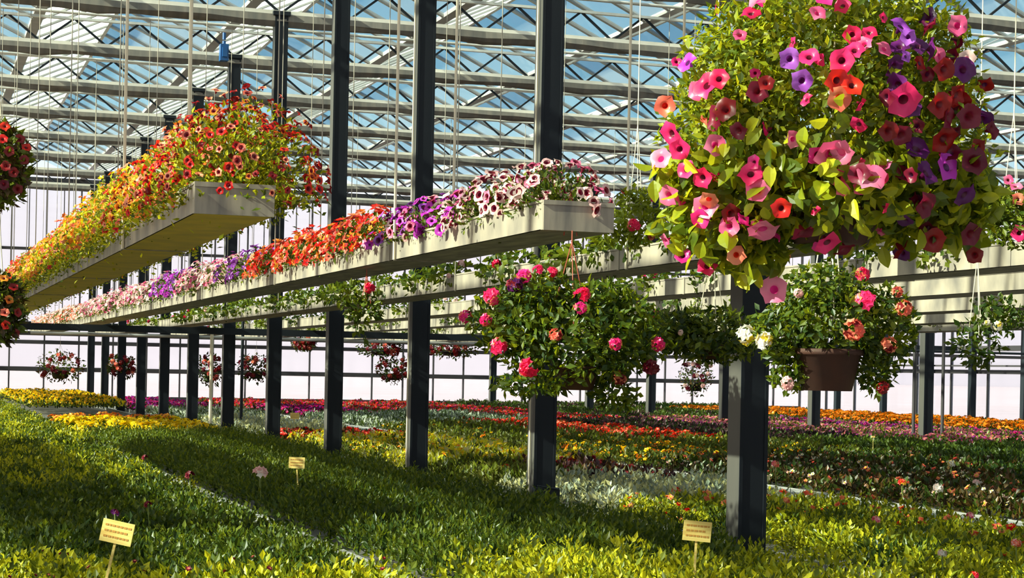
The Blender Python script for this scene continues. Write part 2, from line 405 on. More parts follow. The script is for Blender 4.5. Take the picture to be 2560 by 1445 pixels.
for n in range(0, 12):
    p = post(POSTX, POSTY0 + 4*n, 'dark square steel post, %s of the long row counted from the big flower basket' % ordn[n], 'posts of the long row')
    if n in (1, 2): put('conduit', cond, p)
for k in range(-1, 8):
    Y = 29.3 + 4.35 * k
    if Y > 57.5: continue
    post(18.02, Y, 'dark steel post in the flower beds near the far right wall, %s from the right' % ordn[k+1], 'posts of the far right row')
for n in range(-3, 0): post(POSTX, POSTY0 + 4*n, 'dark steel post standing beside the camera', 'posts beside the camera')
for n in range(-3, 12): post(POSTX - 12.8, POSTY0 + 4*n, 'dark steel post in the row outside the left edge of the picture', 'posts left of the picture')
# wall posts of the right side wall
wp = MB().box(-.09, .09, -.09, .09, 0, EAVE).mesh('shaft', [M['dark']])
for i, Y in enumerate((36.5, 40.5, 44.5, 47.2, 49.6, 52.4, 55.5)):
    p = empty('wall_post', (X_R - .2, Y, 0), 'slim dark post against the glass wall behind the orange flowers, %s from the right' % ordn[i], 'post', 'posts against the right wall')
    put('shaft', wp, p)
# thin service pipes standing between the posts
for (px, Z, lab, mt) in ((528, 33, 'thin pale upright pipe between two dark posts at the left of the picture', 'wire'), (605, 36, 'thin black upright pipe right of the grey post in the left half', 'dark'),
                     (2286, 34, 'thin upright pipe left of the far right post in the beds', 'frame'), (2358, 34, 'thin upright pipe right of the far right post in the beds', 'frame')):
    q = at(px, 930, Z)
    o = MB().bar((0, 0, 0), (0, 0, 3.0), .032, 8).build('upright_pipe', M[mt], None, (q.x, q.y, 0)); tag(o, lab, 'pipe')
q = at(597, 75, 30.4)
o = MB().box(-.07, .07, -.08, .08, -.14, .14).box(-.04, .04, -.12, -.08, -.08, .08).bar((0, 0, .14), (0, 0, .2), .03, 8).bar((0, 0, .22), (0, 0, .34), .03, 8).build('screen_motor', M['blue'], None, (POSTX - .22, 30.4, EAVE - .55)); tag(o, 'small blue motor box high on a dark post, upper left of the picture', 'motor')

# dark service beams and pipes crossing under the hanging troughs
def crossbar(name, Y, z, h, d, mt, x0, x1, label, cat, rnd=False):
    m = MB()
    if rnd: m.bar((x0, 0, 0), (x1, 0, 0), h, 8)
    else: m.box(x0, x1, -d/2, d/2, -h/2, h/2)
    return tag(m.build(name, M[mt], None, (0, Y, z)), label, cat)
crossbar('service_beam', 46.85, CAMZ + .98, .13, .12, 'dark', 1.0, X_R - 1, 'long dark horizontal beam crossing below the hanging troughs', 'beam')
crossbar('heating_pipe', 42.85, CAMZ + .80, .035, 0, 'dark', 1.0, X_R - 1, 'dark horizontal heating pipe running just under the long beam', 'pipe', True)
crossbar('heating_pipe', 50.85, CAMZ + .84, .04, 0, 'alu_dull', 1.0, X_R - 1, 'grey horizontal heating pipe farthest back under the troughs', 'pipe', True)
crossbar('service_beam', 30.30, CAMZ + .595, .11, .10, 'dark', POSTX - 3.6, 17.8, 'black horizontal beam nearest the camera, just under the hanging troughs', 'beam')
crossbar('service_beam', 38.45, CAMZ + .62, .07, .08, 'frame', 2.2, X_R - 1, 'slim grey horizontal beam just behind the nearest black beam', 'beam')
crossbar('heating_pipe', POSTY0 + 24, CAMZ + .56, .03, 0, 'alu_dull', 2.2, 17.8, 'thin grey horizontal pipe between the two nearest beams', 'pipe', True)

# ------------------------------------------------------------------ hanging troughs
T_ZT, T_ZB, TW = CAMZ + .86, CAMZ + .715, .37
T_Y0, T_Y1 = 8.45, 46.3
SUPZ = CAMZ + 5.18
trough_X = [1.27, 3.0, 4.62, 6.45, 8.15, 10.1, 12.1, 14.1]
tname = ['left-hand hanging trough with orange flowers', 'second hanging trough with pink, purple and red flowers', 'third hanging trough with sparse trailing leaves, beside the posts',
         'fourth hanging trough, sunlit, right behind the third', 'fifth hanging trough behind the sunlit one', 'sixth hanging trough behind the fifth', 'seventh hanging trough from the left', 'farthest hanging trough on the right']
SEC = 3.0
def trough(i, X):
    h = T_ZT - T_ZB
    dz = -.135 if i == 2 else (0 if i < 3 else -.0)
    t = empty('hanging_trough', (X, T_Y0, T_ZB), 'long galvanised metal ' + tname[i], 'trough', 'hanging planter troughs')
    nsec = int((T_Y1 - T_Y0) / SEC) + 1
    sec = MB(); th = .004
    y0, y1 = .004, SEC - .004
    # folded sheet section: sides with rolled rims
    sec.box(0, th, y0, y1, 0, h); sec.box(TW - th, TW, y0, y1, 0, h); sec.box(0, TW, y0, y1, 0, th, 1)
    sec.box(-.006, .012, y0, y1, h - .008, h + .004); sec.box(TW - .012, TW + .006, y0, y1, h - .008, h + .004)
    sec.box(-.004, 0, y0, y0 + .03, 0, h - .008)
    sm = sec.mesh('trough_section', [M['zinc'], M['zinc_under_reflection'] if i == 0 else M['zinc']])
    soilm = MB().box(.006, TW - .006, y0, y1, h*.55, h*.8).mesh('soil', [M['soil']])
    for k in range(nsec):
        s = put('trough_section', sm, t, (0, k * SEC, 0)); put('soil', soilm, s)
    MB().box(-.003, TW + .003, -.006, .006, -.002, h).box(-.006, TW + .006, -.012, 0, h - .02, h + .003).build('end_cap', M['zinc'], t)
    MB().box(-.003, TW + .003, nsec*SEC - .006, nsec*SEC + .006, -.002, h).build('end_cap', M['zinc'], t)
    rod = MB().bar((0, 0, 0), (0, 0, SUPZ - T_ZB), .0085, 6).mesh('hanger_rod', [M['wire']])
    rod2 = MB().bar((0, 0, 0), (0, 0, SUPZ - T_ZB), .005, 6).mesh('hanger_rod', [M['wire_dull']])
    rod = MB().bar((0, 0, 0), (0, 0, SUPZ - T_ZB), .010, 6).mesh('hanger_rod', [M['wire']])
    br = MB().box(-.010, TW + .010, -.008, .008, -.005, 0).box(-.014, -.006, -.008, .008, -.005, h*.4).box(TW + .006, TW + .014, -.008, .008, -.005, h*.4).mesh('bracket', [M['zinc']])
    y = 11.3 - T_Y0
    while y < T_Y1 - T_Y0:
        put('bracket', br, t, (0, y, 0)); rr_ = rod if y < 5 and i < 3 else rod2; put('hanger_rod', rr_, t, (-.012, y, 0)); put('hanger_rod', rr_, t, (TW + .012, y, 0)); y += 4 if i < 3 else 12
    return t
for i, X in enumerate(trough_X): trough(i, X)
k = 0; y = 11.3
while y < T_Y1:
    o = MB().bar((-7, 0, 0), (22, 0, 0), .022, 8).build('support_tube', M['alu'], None, (0, y, SUPZ)); tag(o, 'thin grey tube across the roof that the trough rods hang from, %s from the camera' % ordn[k], 'tube', 'tubes the troughs hang from'); k += 1; y += 4

# ------------------------------------------------------------------ plants
def dome_foliage(seed, n, mats, r=1., h=1., droop=.25, Lf=.1, Wf=.05, inner=.55, full=False, mixw=None, up=.4):
    r_ = random.Random(seed); mb = MB()
    for i in range(n):
        v = rv(r_)
        if not full and v.z < -droop: v.z = r_.uniform(-droop, 1); v.normalize()
        q = inner + (1 - inner) * (r_.random() ** .6)
        lump = 1 + .12 * math.sin(5.1 * v.x + seed) * math.cos(4.3 * v.y + 2 * seed)
        p = Vector((v.x * r, v.y * r, v.z * h)) * (q * lump)
        d = (v * .8 + rv(r_) * .9 + Vector((0, 0, up))).normalized(); nr = (v + rv(r_) * .8 + Vector((0, 0, .7))).normalized()
        k = r_.uniform(.65, 1.25)
        m = 0
        if mixw and r_.random() < mixw: m = 1
        mb.leaf(p, d, nr, Lf * k, Wf * k, m)
    return mb
# ---- petunia and calibrachoa in the troughs
flower_m = {}
def flower_mesh(key, petal, throat, Rr, kind='trumpet'):
    if key in flower_m: return flower_m[key]
    mb = MB()
    if kind == 'trumpet': mb.trumpet(Vector((0, 0, 0)), Vector((0, 0, 1)), Rr, 0, 1); me = mb.mesh('flower', [M[petal], M[throat]], True)
    elif kind == 'rimmed':   # pale rim, dark veined heart
        mb.trumpet(Vector((0, 0, 0)), Vector((0, 0, 1)), Rr, 0, 1)
        for i in range(15, 30): mb.m[i] = 1
        me = mb.mesh('flower', [M[petal], M[throat]])
    elif kind == 'head':     # round head of many small flowers
        r_ = random.Random(hash(petal) % 97 if False else len(petal))
        for i in range(16):
            v = rv(r_)
            if v.z < -.25: v.z = -v.z
            v.normalize(); mb.disc(v * Rr * .62, (v + rv(r_) * .3), Rr * .5, 0 if r_.random() < .8 else 1, r_.uniform(0, 6), .15)
        mb.bar((0, 0, -Rr * 1.8), (0, 0, 0), Rr * .07, 5, 2); me = mb.mesh('flower', [M[petal], M[throat], M['stem']])
    elif kind == 'double':
        r_ = random.Random(3)
        for k in range(3): mb.disc(Vector((0, 0, k * Rr * .1)), rv(r_) * .15 + Vector((0, 0, 1)), Rr * (1 - .25 * k), 0 if k < 2 else 1, k, .35, 6)
        mb.bar((0, 0, -Rr * 1.2), (0, 0, 0), Rr * .07, 4, 1); me = mb.mesh('flower', [M[petal], M[throat]])
    flower_m[key] = me; return me
FOL = {}
def fol(kind, seed):
    k = (kind, seed)
    if k in FOL: return FOL[k]
    if kind == 'orange': mb = dome_foliage(seed, 2000, 2, .36, .44, .15, .036, .018, .2, mixw=.45); ms = [M['leaf_lime'], M['leaf_mid']]
    elif kind == 'pink': mb = dome_foliage(seed + 10, 420, 2, .21, .22, .1, .036, .018, .4, mixw=.5); ms = [M['leaf_mid'], M['leaf_green']]
    elif kind == 'trail': mb = dome_foliage(seed + 20, 110, 2, .22, .13, .5, .06, .05, .3, mixw=.4, up=0); ms = [M['leaf_mid'], M['leaf_green']]
    FOL[k] = mb.mesh('foliage', ms); return FOL[k]
TC = {}; TLAB = {}
def numw(k):
    u = ['', 'one', 'two', 'three', 'four', 'five', 'six', 'seven', 'eight', 'nine', 'ten', 'eleven', 'twelve', 'thirteen', 'fourteen', 'fifteen', 'sixteen', 'seventeen', 'eighteen', 'nineteen']; t = ['', '', 'twenty', 'thirty', 'forty', 'fifty', 'sixty', 'seventy', 'eighty', 'ninety', 'hundred']; k += 1
    if k < 20: return u[k]
    if k >= 100: return 'hundred-and-' + numw(k - 101) if k > 100 else 'hundred'
    return t[k//10] + ('-' + u[k % 10] if k % 10 else '')
def trough_plant(tr, X, Y, kind, pal, nfl, Rr, scale, label, group, fkind='trumpet', single=True, hh=None, rr=None):
    k_ = TC.get(tr, 0); TC[tr] = k_ + 1; TLAB[tr] = 1
    label = label + ', number %s from its near end' % numw(k_)
    base = Vector((X, Y, T_ZT - .03)); h0, r0 = {'orange': (.45, .36), 'pink': (.25, .23), 'trail': (.13, .22)}[kind]
    p = empty('flowering_plant', base, label, 'plant', group)
    f = put('foliage', fol(kind, R.randrange(4)), p, mat4=Matrix.Rotation(R.uniform(0, 6), 4, 'Z') @ Matrix.Diagonal((scale, scale, scale * (hh or 1), 1)))
    f['kind'] = 'stuff'
    joined = {}
    for i in range(nfl):
        v = rv(R)
        if v.z < -.05: v.z = abs(v.z) * .8
        # more flowers on the flanks
        v.normalize(); pos = Vector((v.x * r0 * scale, v.y * r0 * scale, v.z * h0 * scale * (hh or 1))) * R.uniform(.94, 1.12)
        pt, th = R.choice(pal); n = (v + rv(R) * .5 + Vector((0, 0, .15))).normalized(); s = R.uniform(.75, 1.25)
        if single: put('flower', flower_mesh((pt, th, fkind, Rr), pt, th, Rr, fkind), p, mat4=orient(pos, n, R.uniform(0, 6), s))
        else:
            mb = joined.setdefault((pt, th), MB()); mb.disc(pos, n, Rr * s * 1.15, 0, R.uniform(0, 6), .3); mb.disc(pos + n * Rr * .1, n, Rr * s * .35, 1, 0, .2, 4)
    for (pt, th), mb in joined.items(): mb.build('flowers', [M[pt], M[th]], p)['kind'] = 'stuff'
    return p
# trough one
TX = [x + TW/2 for x in trough_X]
Y = 8.72; k = 0
while Y < 46:
    Z = depth(TX[0], Y); near = Z < 11
    if Y < 9.3: pal, lab = [('p_red', 'p_throat'), ('p_coral', 'p_throat'), ('p_orange', 'p_throat'), ('p_red', 'p_throat'), ('p_darkred', 'p_throat')], 'largest red and orange mound in the left hanging trough'
    elif 9.3 <= Y < 9.8 or 10.9 < Y < 11.7 or 15.2 < Y < 16.0 or 20.8 < Y < 22.4: pal, lab = [('p_red', 'p_throat'), ('p_red', 'p_throat'), ('p_coral', 'p_throat')], 'bright red flower mound in the left hanging trough'
    else: pal, lab = [('p_orange', 'p_throat'), ('p_orange', 'p_yellowc'), ('p_coral', 'p_throat'), ('p_yellow', 'p_orange'), ('p_orange', 'p_throat')], 'orange and yellow flowering mound in the left hanging trough'
    sc_ = 1.08 if Y < 9.0 else R.uniform(.92, 1.05)
    dx = .10 if Y < 9.0 else .03
    trough_plant(0, TX[0] + dx + R.uniform(-.03, .03), Y, 'orange', pal, (230 if Y < 9 else 170) if near else 120, .021, sc_, lab, 'orange and red plants in the left hanging trough', 'rimmed' if near and Y < 9 else 'trumpet', near)
    Y += .36; k += 1
# trough two
Y = 8.68
G2 = 'petunias in the second hanging trough'
while Y < 46:
    Z = depth(TX[1], Y); near = Z < 12
    if Y < 10.0: pal, fk, lab, n = [('p_palepink', 'p_maroon'), ('p_palepink', 'p_throat'), ('p_palepink', 'p_maroon'), ('p_pink', 'p_maroon'), ('p_palepink', 'p_maroon')], 'rimmed', 'pale pink dark-hearted petunia in the second hanging trough', 60
    elif Y < 10.7: pal, fk, lab, n = [('p_purple', 'p_dthroat'), ('p_purple', 'p_dthroat'), ('p_palepink', 'p_maroon')], 'trumpet', 'magenta petunia in the second hanging trough', 75
    elif Y < 12.0: pal, fk, lab, n = [('p_violet', 'p_dthroat'), ('p_purple', 'p_dthroat'), ('p_palepink', 'p_maroon'), ('p_pink', 'p_maroon')], 'rimmed', 'violet and pink petunia in the second hanging trough', 70
    elif Y < 16.6: pal, fk, lab, n = [('p_red', 'p_throat'), ('p_red', 'p_throat'), ('p_orange', 'p_throat'), ('p_coral', 'p_throat')], 'trumpet', 'red and orange petunia in the second hanging trough', 90
    elif Y < 17.8: pal, fk, lab, n = [('p_plum', 'p_dthroat'), ('p_violet', 'p_dthroat')], 'trumpet', 'dark purple petunia in the second hanging trough', 70
    elif 21 < Y < 22.8: pal, fk, lab, n = [('p_purple', 'p_dthroat'), ('p_violet', 'p_dthroat')], 'trumpet', 'bright purple petunia in the second hanging trough', 70
    elif Y > 33: pal, fk, lab, n = [('p_palepink', 'p_pink'), ('p_coral', 'p_orange'), ('p_palepink', 'p_yellowc')], 'trumpet', 'peach and pink petunia in the second hanging trough', 70
    else: pal, fk, lab, n = [('p_palepink', 'p_pink'), ('p_palepink', 'p_pink'), ('p_pink', 'p_maroon')], 'trumpet', 'pale pink petunia in the second hanging trough', 75
    trough_plant(1, TX[1] - .02 + R.uniform(-.03, .03), Y, 'pink', pal, int(n * .62) if Y < 12 else n, .033 if Y < 12 else .027, 1.1 if Y < 10 else R.uniform(1.02, 1.3) if Y > 12 else 1.0, lab, G2, fk, near)
    Y += .31
# sparse trailing plants in the other troughs
for i in range(2, 8):
    Y = 8.8 + R.random() * .3
    while Y < 40:
        if inview(TX[i], Y, T_ZT, 60) and R.random() < (.85 if i == 2 else .55):
            fl = R.random() < .22
            trough_plant(i, TX[i] - .08 + R.uniform(-.03, .03), Y, 'trail', [('p_hot', 'p_throat')] if R.random() < .7 else [('p_palepink', 'p_throat')], 2 if fl else 0, .04, R.uniform(.85, 1.35),
                         'leafy green trailing plant in the %s trough' % ['third', 'fourth', 'fifth', 'sixth', 'seventh', 'farthest right'][i-2] if not fl else 'trailing plant with bright blooms in the %s trough' % ['third', 'fourth', 'fifth', 'sixth', 'seventh', 'farthest right'][i-2],
                         'trailing plants in the %s trough' % ordn[i], 'head', True)
        Y += R.uniform(.35, .75)
# the taller leafy plant with a red bloom just right of the second trough's end
def blob_foliage(blobs, n, seed, mats, sizes, inner=.62, mixw=.3, big=0, hang=0):
    """leaves on the shells of several ellipsoids (centre, radii)"""
    r_ = random.Random(seed); mb = MB(); wts = [b[1][0]*b[1][2] for b in blobs]; tot = sum(wts)
    for i in range(n):
        t = r_.random() * tot; j = 0
        while t > wts[j] and j < len(blobs) - 1: t -= wts[j]; j += 1
        c, rr = blobs[j]; v = rv(r_); q = inner + (1 - inner) * (r_.random() ** .7)
        if r_.random() < .07: q *= r_.uniform(1.02, 1.14)
        p = c + Vector((v.x*rr[0], v.y*rr[1], v.z*rr[2])) * q
        d = (v * .6 + rv(r_) * .9 + Vector((0, 0, .25 - hang))).normalized(); nr = (v * 1.1 + rv(r_) * .7 + Vector((0, 0, .35))).normalized()
        k = r_.uniform(.6, 1.3); L = sizes(v, p) * k
        m = 1 if r_.random() < mixw else 0
        if big and L > big: mb.bigleaf(p, d, nr, L, L*.62, m)
        else: mb.leaf(p, d, nr, L, L*.52, m)
    return mb
def bloom(parent, world, n, pt, th, Rr, kind, base):
    return put('flower', flower_mesh((pt, th, kind, Rr), pt, th, Rr, kind), parent, mat4=orient(Vector(world) - Vector(base), n, R.uniform(0, 6), 1))
rightv = Vector((CA, -SA, 0)); fwd = Vector((SA, CA, 0)); upv = Vector((0, 0, 1))
def basis_blob(px, py, Z, rx, ry, rz=None):
    """blob centre at pixel, radii in px for width and height, depth radius"""
    c = at(px, py, Z); k = Z / FPX
    return [c, Vector((rx*k, (rz or rx)*k, ry*k))]

# unseen planted troughs added left of the camera, sized to shade the beds
for q, X in enumerate((-.55, -2.35, -4.15)):
    T_L = 11.6
    t = empty('hanging_trough', (X, T_L, T_ZB), 'galvanised hanging trough added for shade outside the left edge of the picture, %s one out' % ordn[q], 'trough', 'hanging planter troughs')
    MB().box(0, TW, 0, 12, 0, .145).build('trough_section', M['zinc'], t)
    rod = MB().bar((0, 0, 0), (0, 0, SUPZ - T_ZB), .0085, 6).mesh('hanger_rod', [M['wire']])
    for y in range(10): put('hanger_rod', rod, t, (TW/2, 15.3 - T_L + 4*y, 0)) if y < 3 and 15.3 - T_L + 4*y < 12 else None
    r_ = random.Random(q); mb = MB()
    for i in range(6500):
        v = rv(r_); v.z = abs(v.z); y = r_.uniform(0, 12)
        mb.leaf(Vector((X + TW/2 + v.x*.38*r_.uniform(.4, 1), T_L + y, T_ZT + v.z*.46*r_.uniform(.4, 1))), rv(r_), rv(r_), .12, .07)
    tag(mb.build('flowering_plants', M['leaf_mid']), 'leaves added for shade in the trough outside the left edge, %s one out' % ordn[q], 'plants', None, 'stuff')

# ---------------- big hanging basket
BZ = 5.4; base = at(2080, 470, BZ)
bigb = empty('hanging_basket', base, 'largest hanging basket, overflowing with pink, red and purple petunias, upper right', 'hanging basket')
blobs = [basis_blob(2060, 250, BZ, 345, 300, 330), basis_blob(1830, 380, BZ, 190, 230, 200), basis_blob(2300, 380, BZ, 180, 230, 200), basis_blob(1800, 540, BZ, 130, 110, 140),
         basis_blob(2080, 480, BZ, 330, 140, 300), basis_blob(2050, 30, BZ, 240, 120, 220), basis_blob(1850, 190, BZ, 160, 190, 160), basis_blob(2290, 170, BZ, 160, 190, 160), basis_blob(2380, 520, BZ, 100, 90, 110), basis_blob(1880, 610, BZ, 90, 70, 100)]
blobs = [[b[0] - base, b[1]] for b in blobs]
def szf(v, p):
    return .027 + (.034 if (p.z < .08 and abs(p.x + .05) < .5) else .006) * (1 if R.random() < .5 else .4)
mb = blob_foliage(blobs, 21000, 5, 0, szf, .3, .45, .055)
o = mb.build('foliage', [M['leaf_basket'], M['leaf_lime']], bigb); o['kind'] = 'stuff'
# single large leaves
lm = []
for s in range(3):
    mb = MB(); mb.bigleaf(Vector((0, 0, 0)), Vector((0, 1, 0)), Vector((0, 0, 1)), .066 - .009*s, .041 - .004*s); lm.append(mb.mesh('leaf', [M['leaf_lime'] if s != 1 else M['leaf_basket']]))
def front_on(blobs, base, px, py, Z0):
    """front-most point of the blobs along the line of sight through the pixel"""
    o_ = Vector((0, 0, CAMZ)); d = (at(px, py, Z0) - o_); best = None
    for c, rr in blobs:
        oc = o_ - (c + base); S = Vector((1/rr.x, 1/rr.y, 1/rr.z))
        a = Vector((d.x*S.x, d.y*S.y, d.z*S.z)); b = Vector((oc.x*S.x, oc.y*S.y, oc.z*S.z))
        A = a.dot(a); B = 2*a.dot(b); Cc = b.dot(b) - 1; D = B*B - 4*A*Cc
        if D < 0: continue
        t = (-B - math.sqrt(D)) / (2*A)
        if best is None or t < best[0]:
            p = o_ + d*t; q = p - base - c; n = Vector((q.x*S.x**2, q.y*S.y**2, q.z*S.z**2)).normalized(); best = (t, p, n)
    if best is None: return at(px, py, Z0), -fwd
    return best[1], best[2]
FL = [(1785,215,'p_hot',52),(1815,200,'p_hot',40),(1762,228,'p_pink',38),(1980,155,'p_violet',40),(2025,150,'p_hot',38),(2008,205,'p_violet',40),(2100,160,'p_hot',46),(2090,205,'p_red',44),(2125,215,'p_red',40),(2095,245,'p_coral',46),
      (2125,100,'p_hot',34),(2165,95,'p_hot',30),(2130,135,'p_hot',36),(2245,250,'p_hot',62),(2240,80,'p_violet',44),(2255,105,'p_violet',30),(2380,75,'p_pink',40),(1890,50,'p_hot',36),(1905,20,'p_pink',42),(2045,50,'p_pink',34),
      (2060,10,'p_magenta',42),(1980,5,'p_purple',30),(1735,160,'p_purple',40),(1660,268,'p_coral',42),(1695,340,'p_hot',50),(1715,375,'p_hot',40),(1672,395,'p_pink',44),(1795,365,'p_pink',42),(2075,375,'p_pink',58),(2100,370,'p_pink',44),(2045,375,'p_magenta',40),
      (1890,440,'p_hot',46),(1905,470,'p_pink',44),(1895,420,'p_magenta',30),(1765,440,'p_hot',40),(1690,480,'p_pink',42),(1770,520,'p_pink',48),(1760,545,'p_magenta',38),(1915,555,'p_pink',60),(1880,560,'p_pink',40),(1960,505,'p_red',38),(2170,445,'p_pink',56),(2140,440,'p_maroon',40),
      (2070,585,'p_hot',50),(1850,628,'p_coral',38),(1705,640,'p_magenta',32),(1765,665,'p_hot',40),(1930,725,'p_pink',56),(1828,520,'p_darkred',36),(1805,290,'p_maroon',50),(1830,270,'p_darkred',44),(1905,230,'p_maroon',40),(1925,210,'p_darkred',30),(1860,320,'p_maroon',34),
      (2340,180,'p_darkred',44),(2330,150,'p_pink',36),(2385,180,'p_plum',50),(2330,260,'p_darkred',50),(2350,290,'p_maroon',44),(2410,300,'p_maroon',48),(2280,390,'p_plum',56),(2350,430,'p_purple',56),(2300,440,'p_plum',50),(2420,400,'p_maroon',54),(2300,500,'p_maroon',48),(2400,480,'p_plum',48),
      (2330,580,'p_darkred',50),(2250,600,'p_darkred',44),(2420,570,'p_maroon',44),(2210,320,'p_darkred',38),(2250,150,'p_violet',24),(2400,150,'p_palepink',34),(2460,330,'p_maroon',40),(2240,330,'p_maroon',40),(2340,340,'p_darkred',54),(2370,240,'p_darkred',50),(2110,600,'p_maroon',44),(2010,560,'p_maroon',44),
      (1730,420,'p_hot',38),(1780,490,'p_coral',36),(1820,560,'p_pink',40),(1685,590,'p_pink',30),(1870,530,'p_magenta',34),(2430,640,'p_darkred',34)]
for (px, py, c, s) in FL:
    p, n = front_on(blobs, base, px, py, BZ)
    Rr = round(s * BZ / FPX / 2 * 1.28, 3)
    n2 = (n * .9 - fwd * .3 + rv(R) * .5).normalized()
    bloom(bigb, p + n * .03, n2, c, {'p_violet': 'p_plum', 'p_purple': 'p_plum', 'p_plum': 'p_dthroat', 'p_pink': 'p_magenta', 'p_hot': 'p_maroon', 'p_palepink': 'p_pink', 'p_magenta': 'p_maroon', 'p_coral': 'p_red'}.get(c, 'p_throat'), Rr, 'trumpet', base)
r5 = random.Random(21)
for i in range(85):
    px, py = r5.uniform(1650, 2480), r5.uniform(-20, 640)
    if i > 50: px = r5.uniform(2200, 2480)
    if ((px - 2065)/425)**2 + ((py - 300)/380)**2 > 1: continue
    p, n = front_on(blobs, base, px, py, BZ)
    c = r5.choice(['p_maroon', 'p_plum', 'p_darkred', 'p_maroon', 'p_plum'] if px > 2230 else (['p_hot', 'p_pink', 'p_magenta', 'p_coral', 'p_hot'] if px < 1950 or py > 350 else ['p_maroon', 'p_pink', 'p_hot']))  # darker petals on the right carry the basket's own shade in their colour
    bloom(bigb, p + n * r5.uniform(-.03, .02), (n * .8 + rv(R) * .8).normalized(), c, {'p_pink': 'p_magenta', 'p_hot': 'p_maroon', 'p_magenta': 'p_maroon', 'p_coral': 'p_red'}.get(c, 'p_dthroat'), r5.choice([.016, .02, .025]) if px < 2230 else r5.choice([.022, .028, .034]), 'trumpet', base)
LF = [(1850,375),(1905,380),(1960,440),(1965,385),(1880,300),(1985,400),(2010,455),(2085,510),(2130,500),(2165,565),(2230,590),(1720,470),(1860,440),(1925,520),(2140,400),(2090,320),(2105,270),(1930,370),(1990,320),(2045,450),(1730,560),(1770,600),(1820,590),(1700,610),(1840,655),(1790,620),(1870,670),
      (1745,505),(1900,650),(1880,690),(2200,480),(2170,350),(2000,360),(2030,430),(1900,330),(1650,430),(1680,560),(1750,380),(2110,470),(2060,420)]
for (px, py) in LF * 2:
    px += R.uniform(-38, 38); py += R.uniform(-30, 30)
    p, n = front_on(blobs, base, px, py, BZ)
    dd = (rv(R) * .7 - upv * .5 - rightv * .2).normalized(); nn = (n + rv(R) * .5 - rightv * .3).normalized()
    side = dd.cross(nn).normalized(); m3 = Matrix((side, dd, side.cross(dd))).transposed().to_4x4()
    put('leaf', R.choice(lm), bigb, mat4=Matrix.Translation(p + n * .02 - base) @ m3)
ph = MB().lathe([(.0, -.16), (.11, -.15), (.17, 0), (.175, .02), (.16, .02), (.0, .0)], 20).build('basket_pot', M['terracotta'], bigb, (0, 0, -.02), True)
mb = MB()
for a in (0, 2.1, 4.2): mb.bar((math.cos(a)*.17, math.sin(a)*.17, 0), (0, 0, .9), .003, 5)
mb.bar((0, 0, .9), (0, 0, GB - base.z - .06), .004, 5); mb.build('hanger_wire', M['wire'], bigb)

# ---------------- other baskets
def basket(px, py, Z, rx, ry, label, blooms, nleaf, leafm, pot=None, extra=(), lsize=.04, seed=1, wire_top=None, mixw=.4, bl_size=1.0, potmat='terracotta', group=None, hookz=None):
    base = at(px, py, Z); b = empty('hanging_basket', base, label, 'hanging basket', group)
    bl = [basis_blob(px, py, Z, rx, ry)] + [basis_blob(x, y, Z, a, c) for (x, y, a, c) in extra]; bl = [[q[0] - base, q[1]] for q in bl]
    o = blob_foliage(bl, nleaf, seed, 0, lambda v, p: lsize, .45, mixw, .999, .1).build('foliage', [M[leafm[0]], M[leafm[1]]], b); o['kind'] = 'stuff'
    for (x, y, c, s, kd) in blooms:
        p, n = front_on(bl, base, x, y, Z)
        bloom(b, p + n * .01, (n*.6 - fwd*.5 + rv(R)*.3 + upv*.2).normalized(), c, 'p_coral' if kd == 'head' and c in ('p_hot', 'p_magenta') else ('p_yellowc' if c == 'p_white' else 'p_throat'), round(s * Z / FPX / 2 * 1.15, 3), kd, base)
    if pot:
        (x, y, w, h) = pot; k = Z / FPX; c = at(x, y, Z) - base; w *= k/2; h *= k
        MB().lathe([(0, -h*.5), (w*.72, -h*.5), (w*.95, h*.36), (w*1.04, h*.36), (w*1.04, h*.5), (w*.9, h*.5), (0, h*.4)], 24).build('pot', M[potmat], b, c, True)
    zt = (hookz or (GB - .06)) - base.z; r0 = rx * Z / FPX * .35; mb = MB(); zz = min(zt * .9, .55)
    for a in (.3, 2.4, 4.5): mb.bar((math.cos(a)*r0, math.sin(a)*r0, 0), (0, 0, zz), .0028, 5)
    mb.bar((0, 0, zz), (0, 0, zt), .0035, 5); mb.build('hanger_wire', M['rust' if hookz and Z < 20 else 'wire'], b)
    if not hookz:
        o = MB().bar((-1.2, 0, 0), (1.2, 0, 0), .018, 8); y0 = POSTY0 + 4 * math.floor((base.y - POSTY0) / 4)
        o = MB().bar((base.x, y0, zt + base.z), (base.x, y0 + 4, zt + base.z), .018, 8).build('basket_rail', M['alu'], None); tag(o, 'short roof rail that holds the ' + ' '.join(label.split()[:8]), 'rail')
    return b
# middle geranium basket
basket(1425, 850, 9.0, 190, 120, 'geranium basket with hot pink flower heads, hanging in front of the second post', 
       [(1325,915,'p_hot',54,'head'),(1248,862,'p_hot',48,'head'),(1232,745,'p_hot',46,'head'),(1545,950,'p_coral',46,'head'),(1455,745,'p_hot',46,'head'),(1312,695,'p_magenta',40,'head'),(1290,715,'p_plum',44,'head'),(1165,793,'p_magenta',38,'head'),(1218,800,'p_magenta',34,'head'),
        (1390,838,'p_coral',36,'head'),(1535,860,'p_magenta',34,'head'),(1640,860,'p_magenta',38,'head'),(1625,915,'p_maroon',44,'head'),(1345,682,'p_hot',32,'head'),(1380,680,'p_hot',30,'head'),(1450,775,'p_magenta',34,'head')],
       5600, ('leaf_basket', 'leaf_green'), (1440, 945, 120, 60), ((1290,800,120,90),(1560,840,110,110),(1330,960,110,28),(1540,985,60,38),(1350,730,90,50),(1500,750,90,50)), .048, 11, hookz=T_ZB - .0)
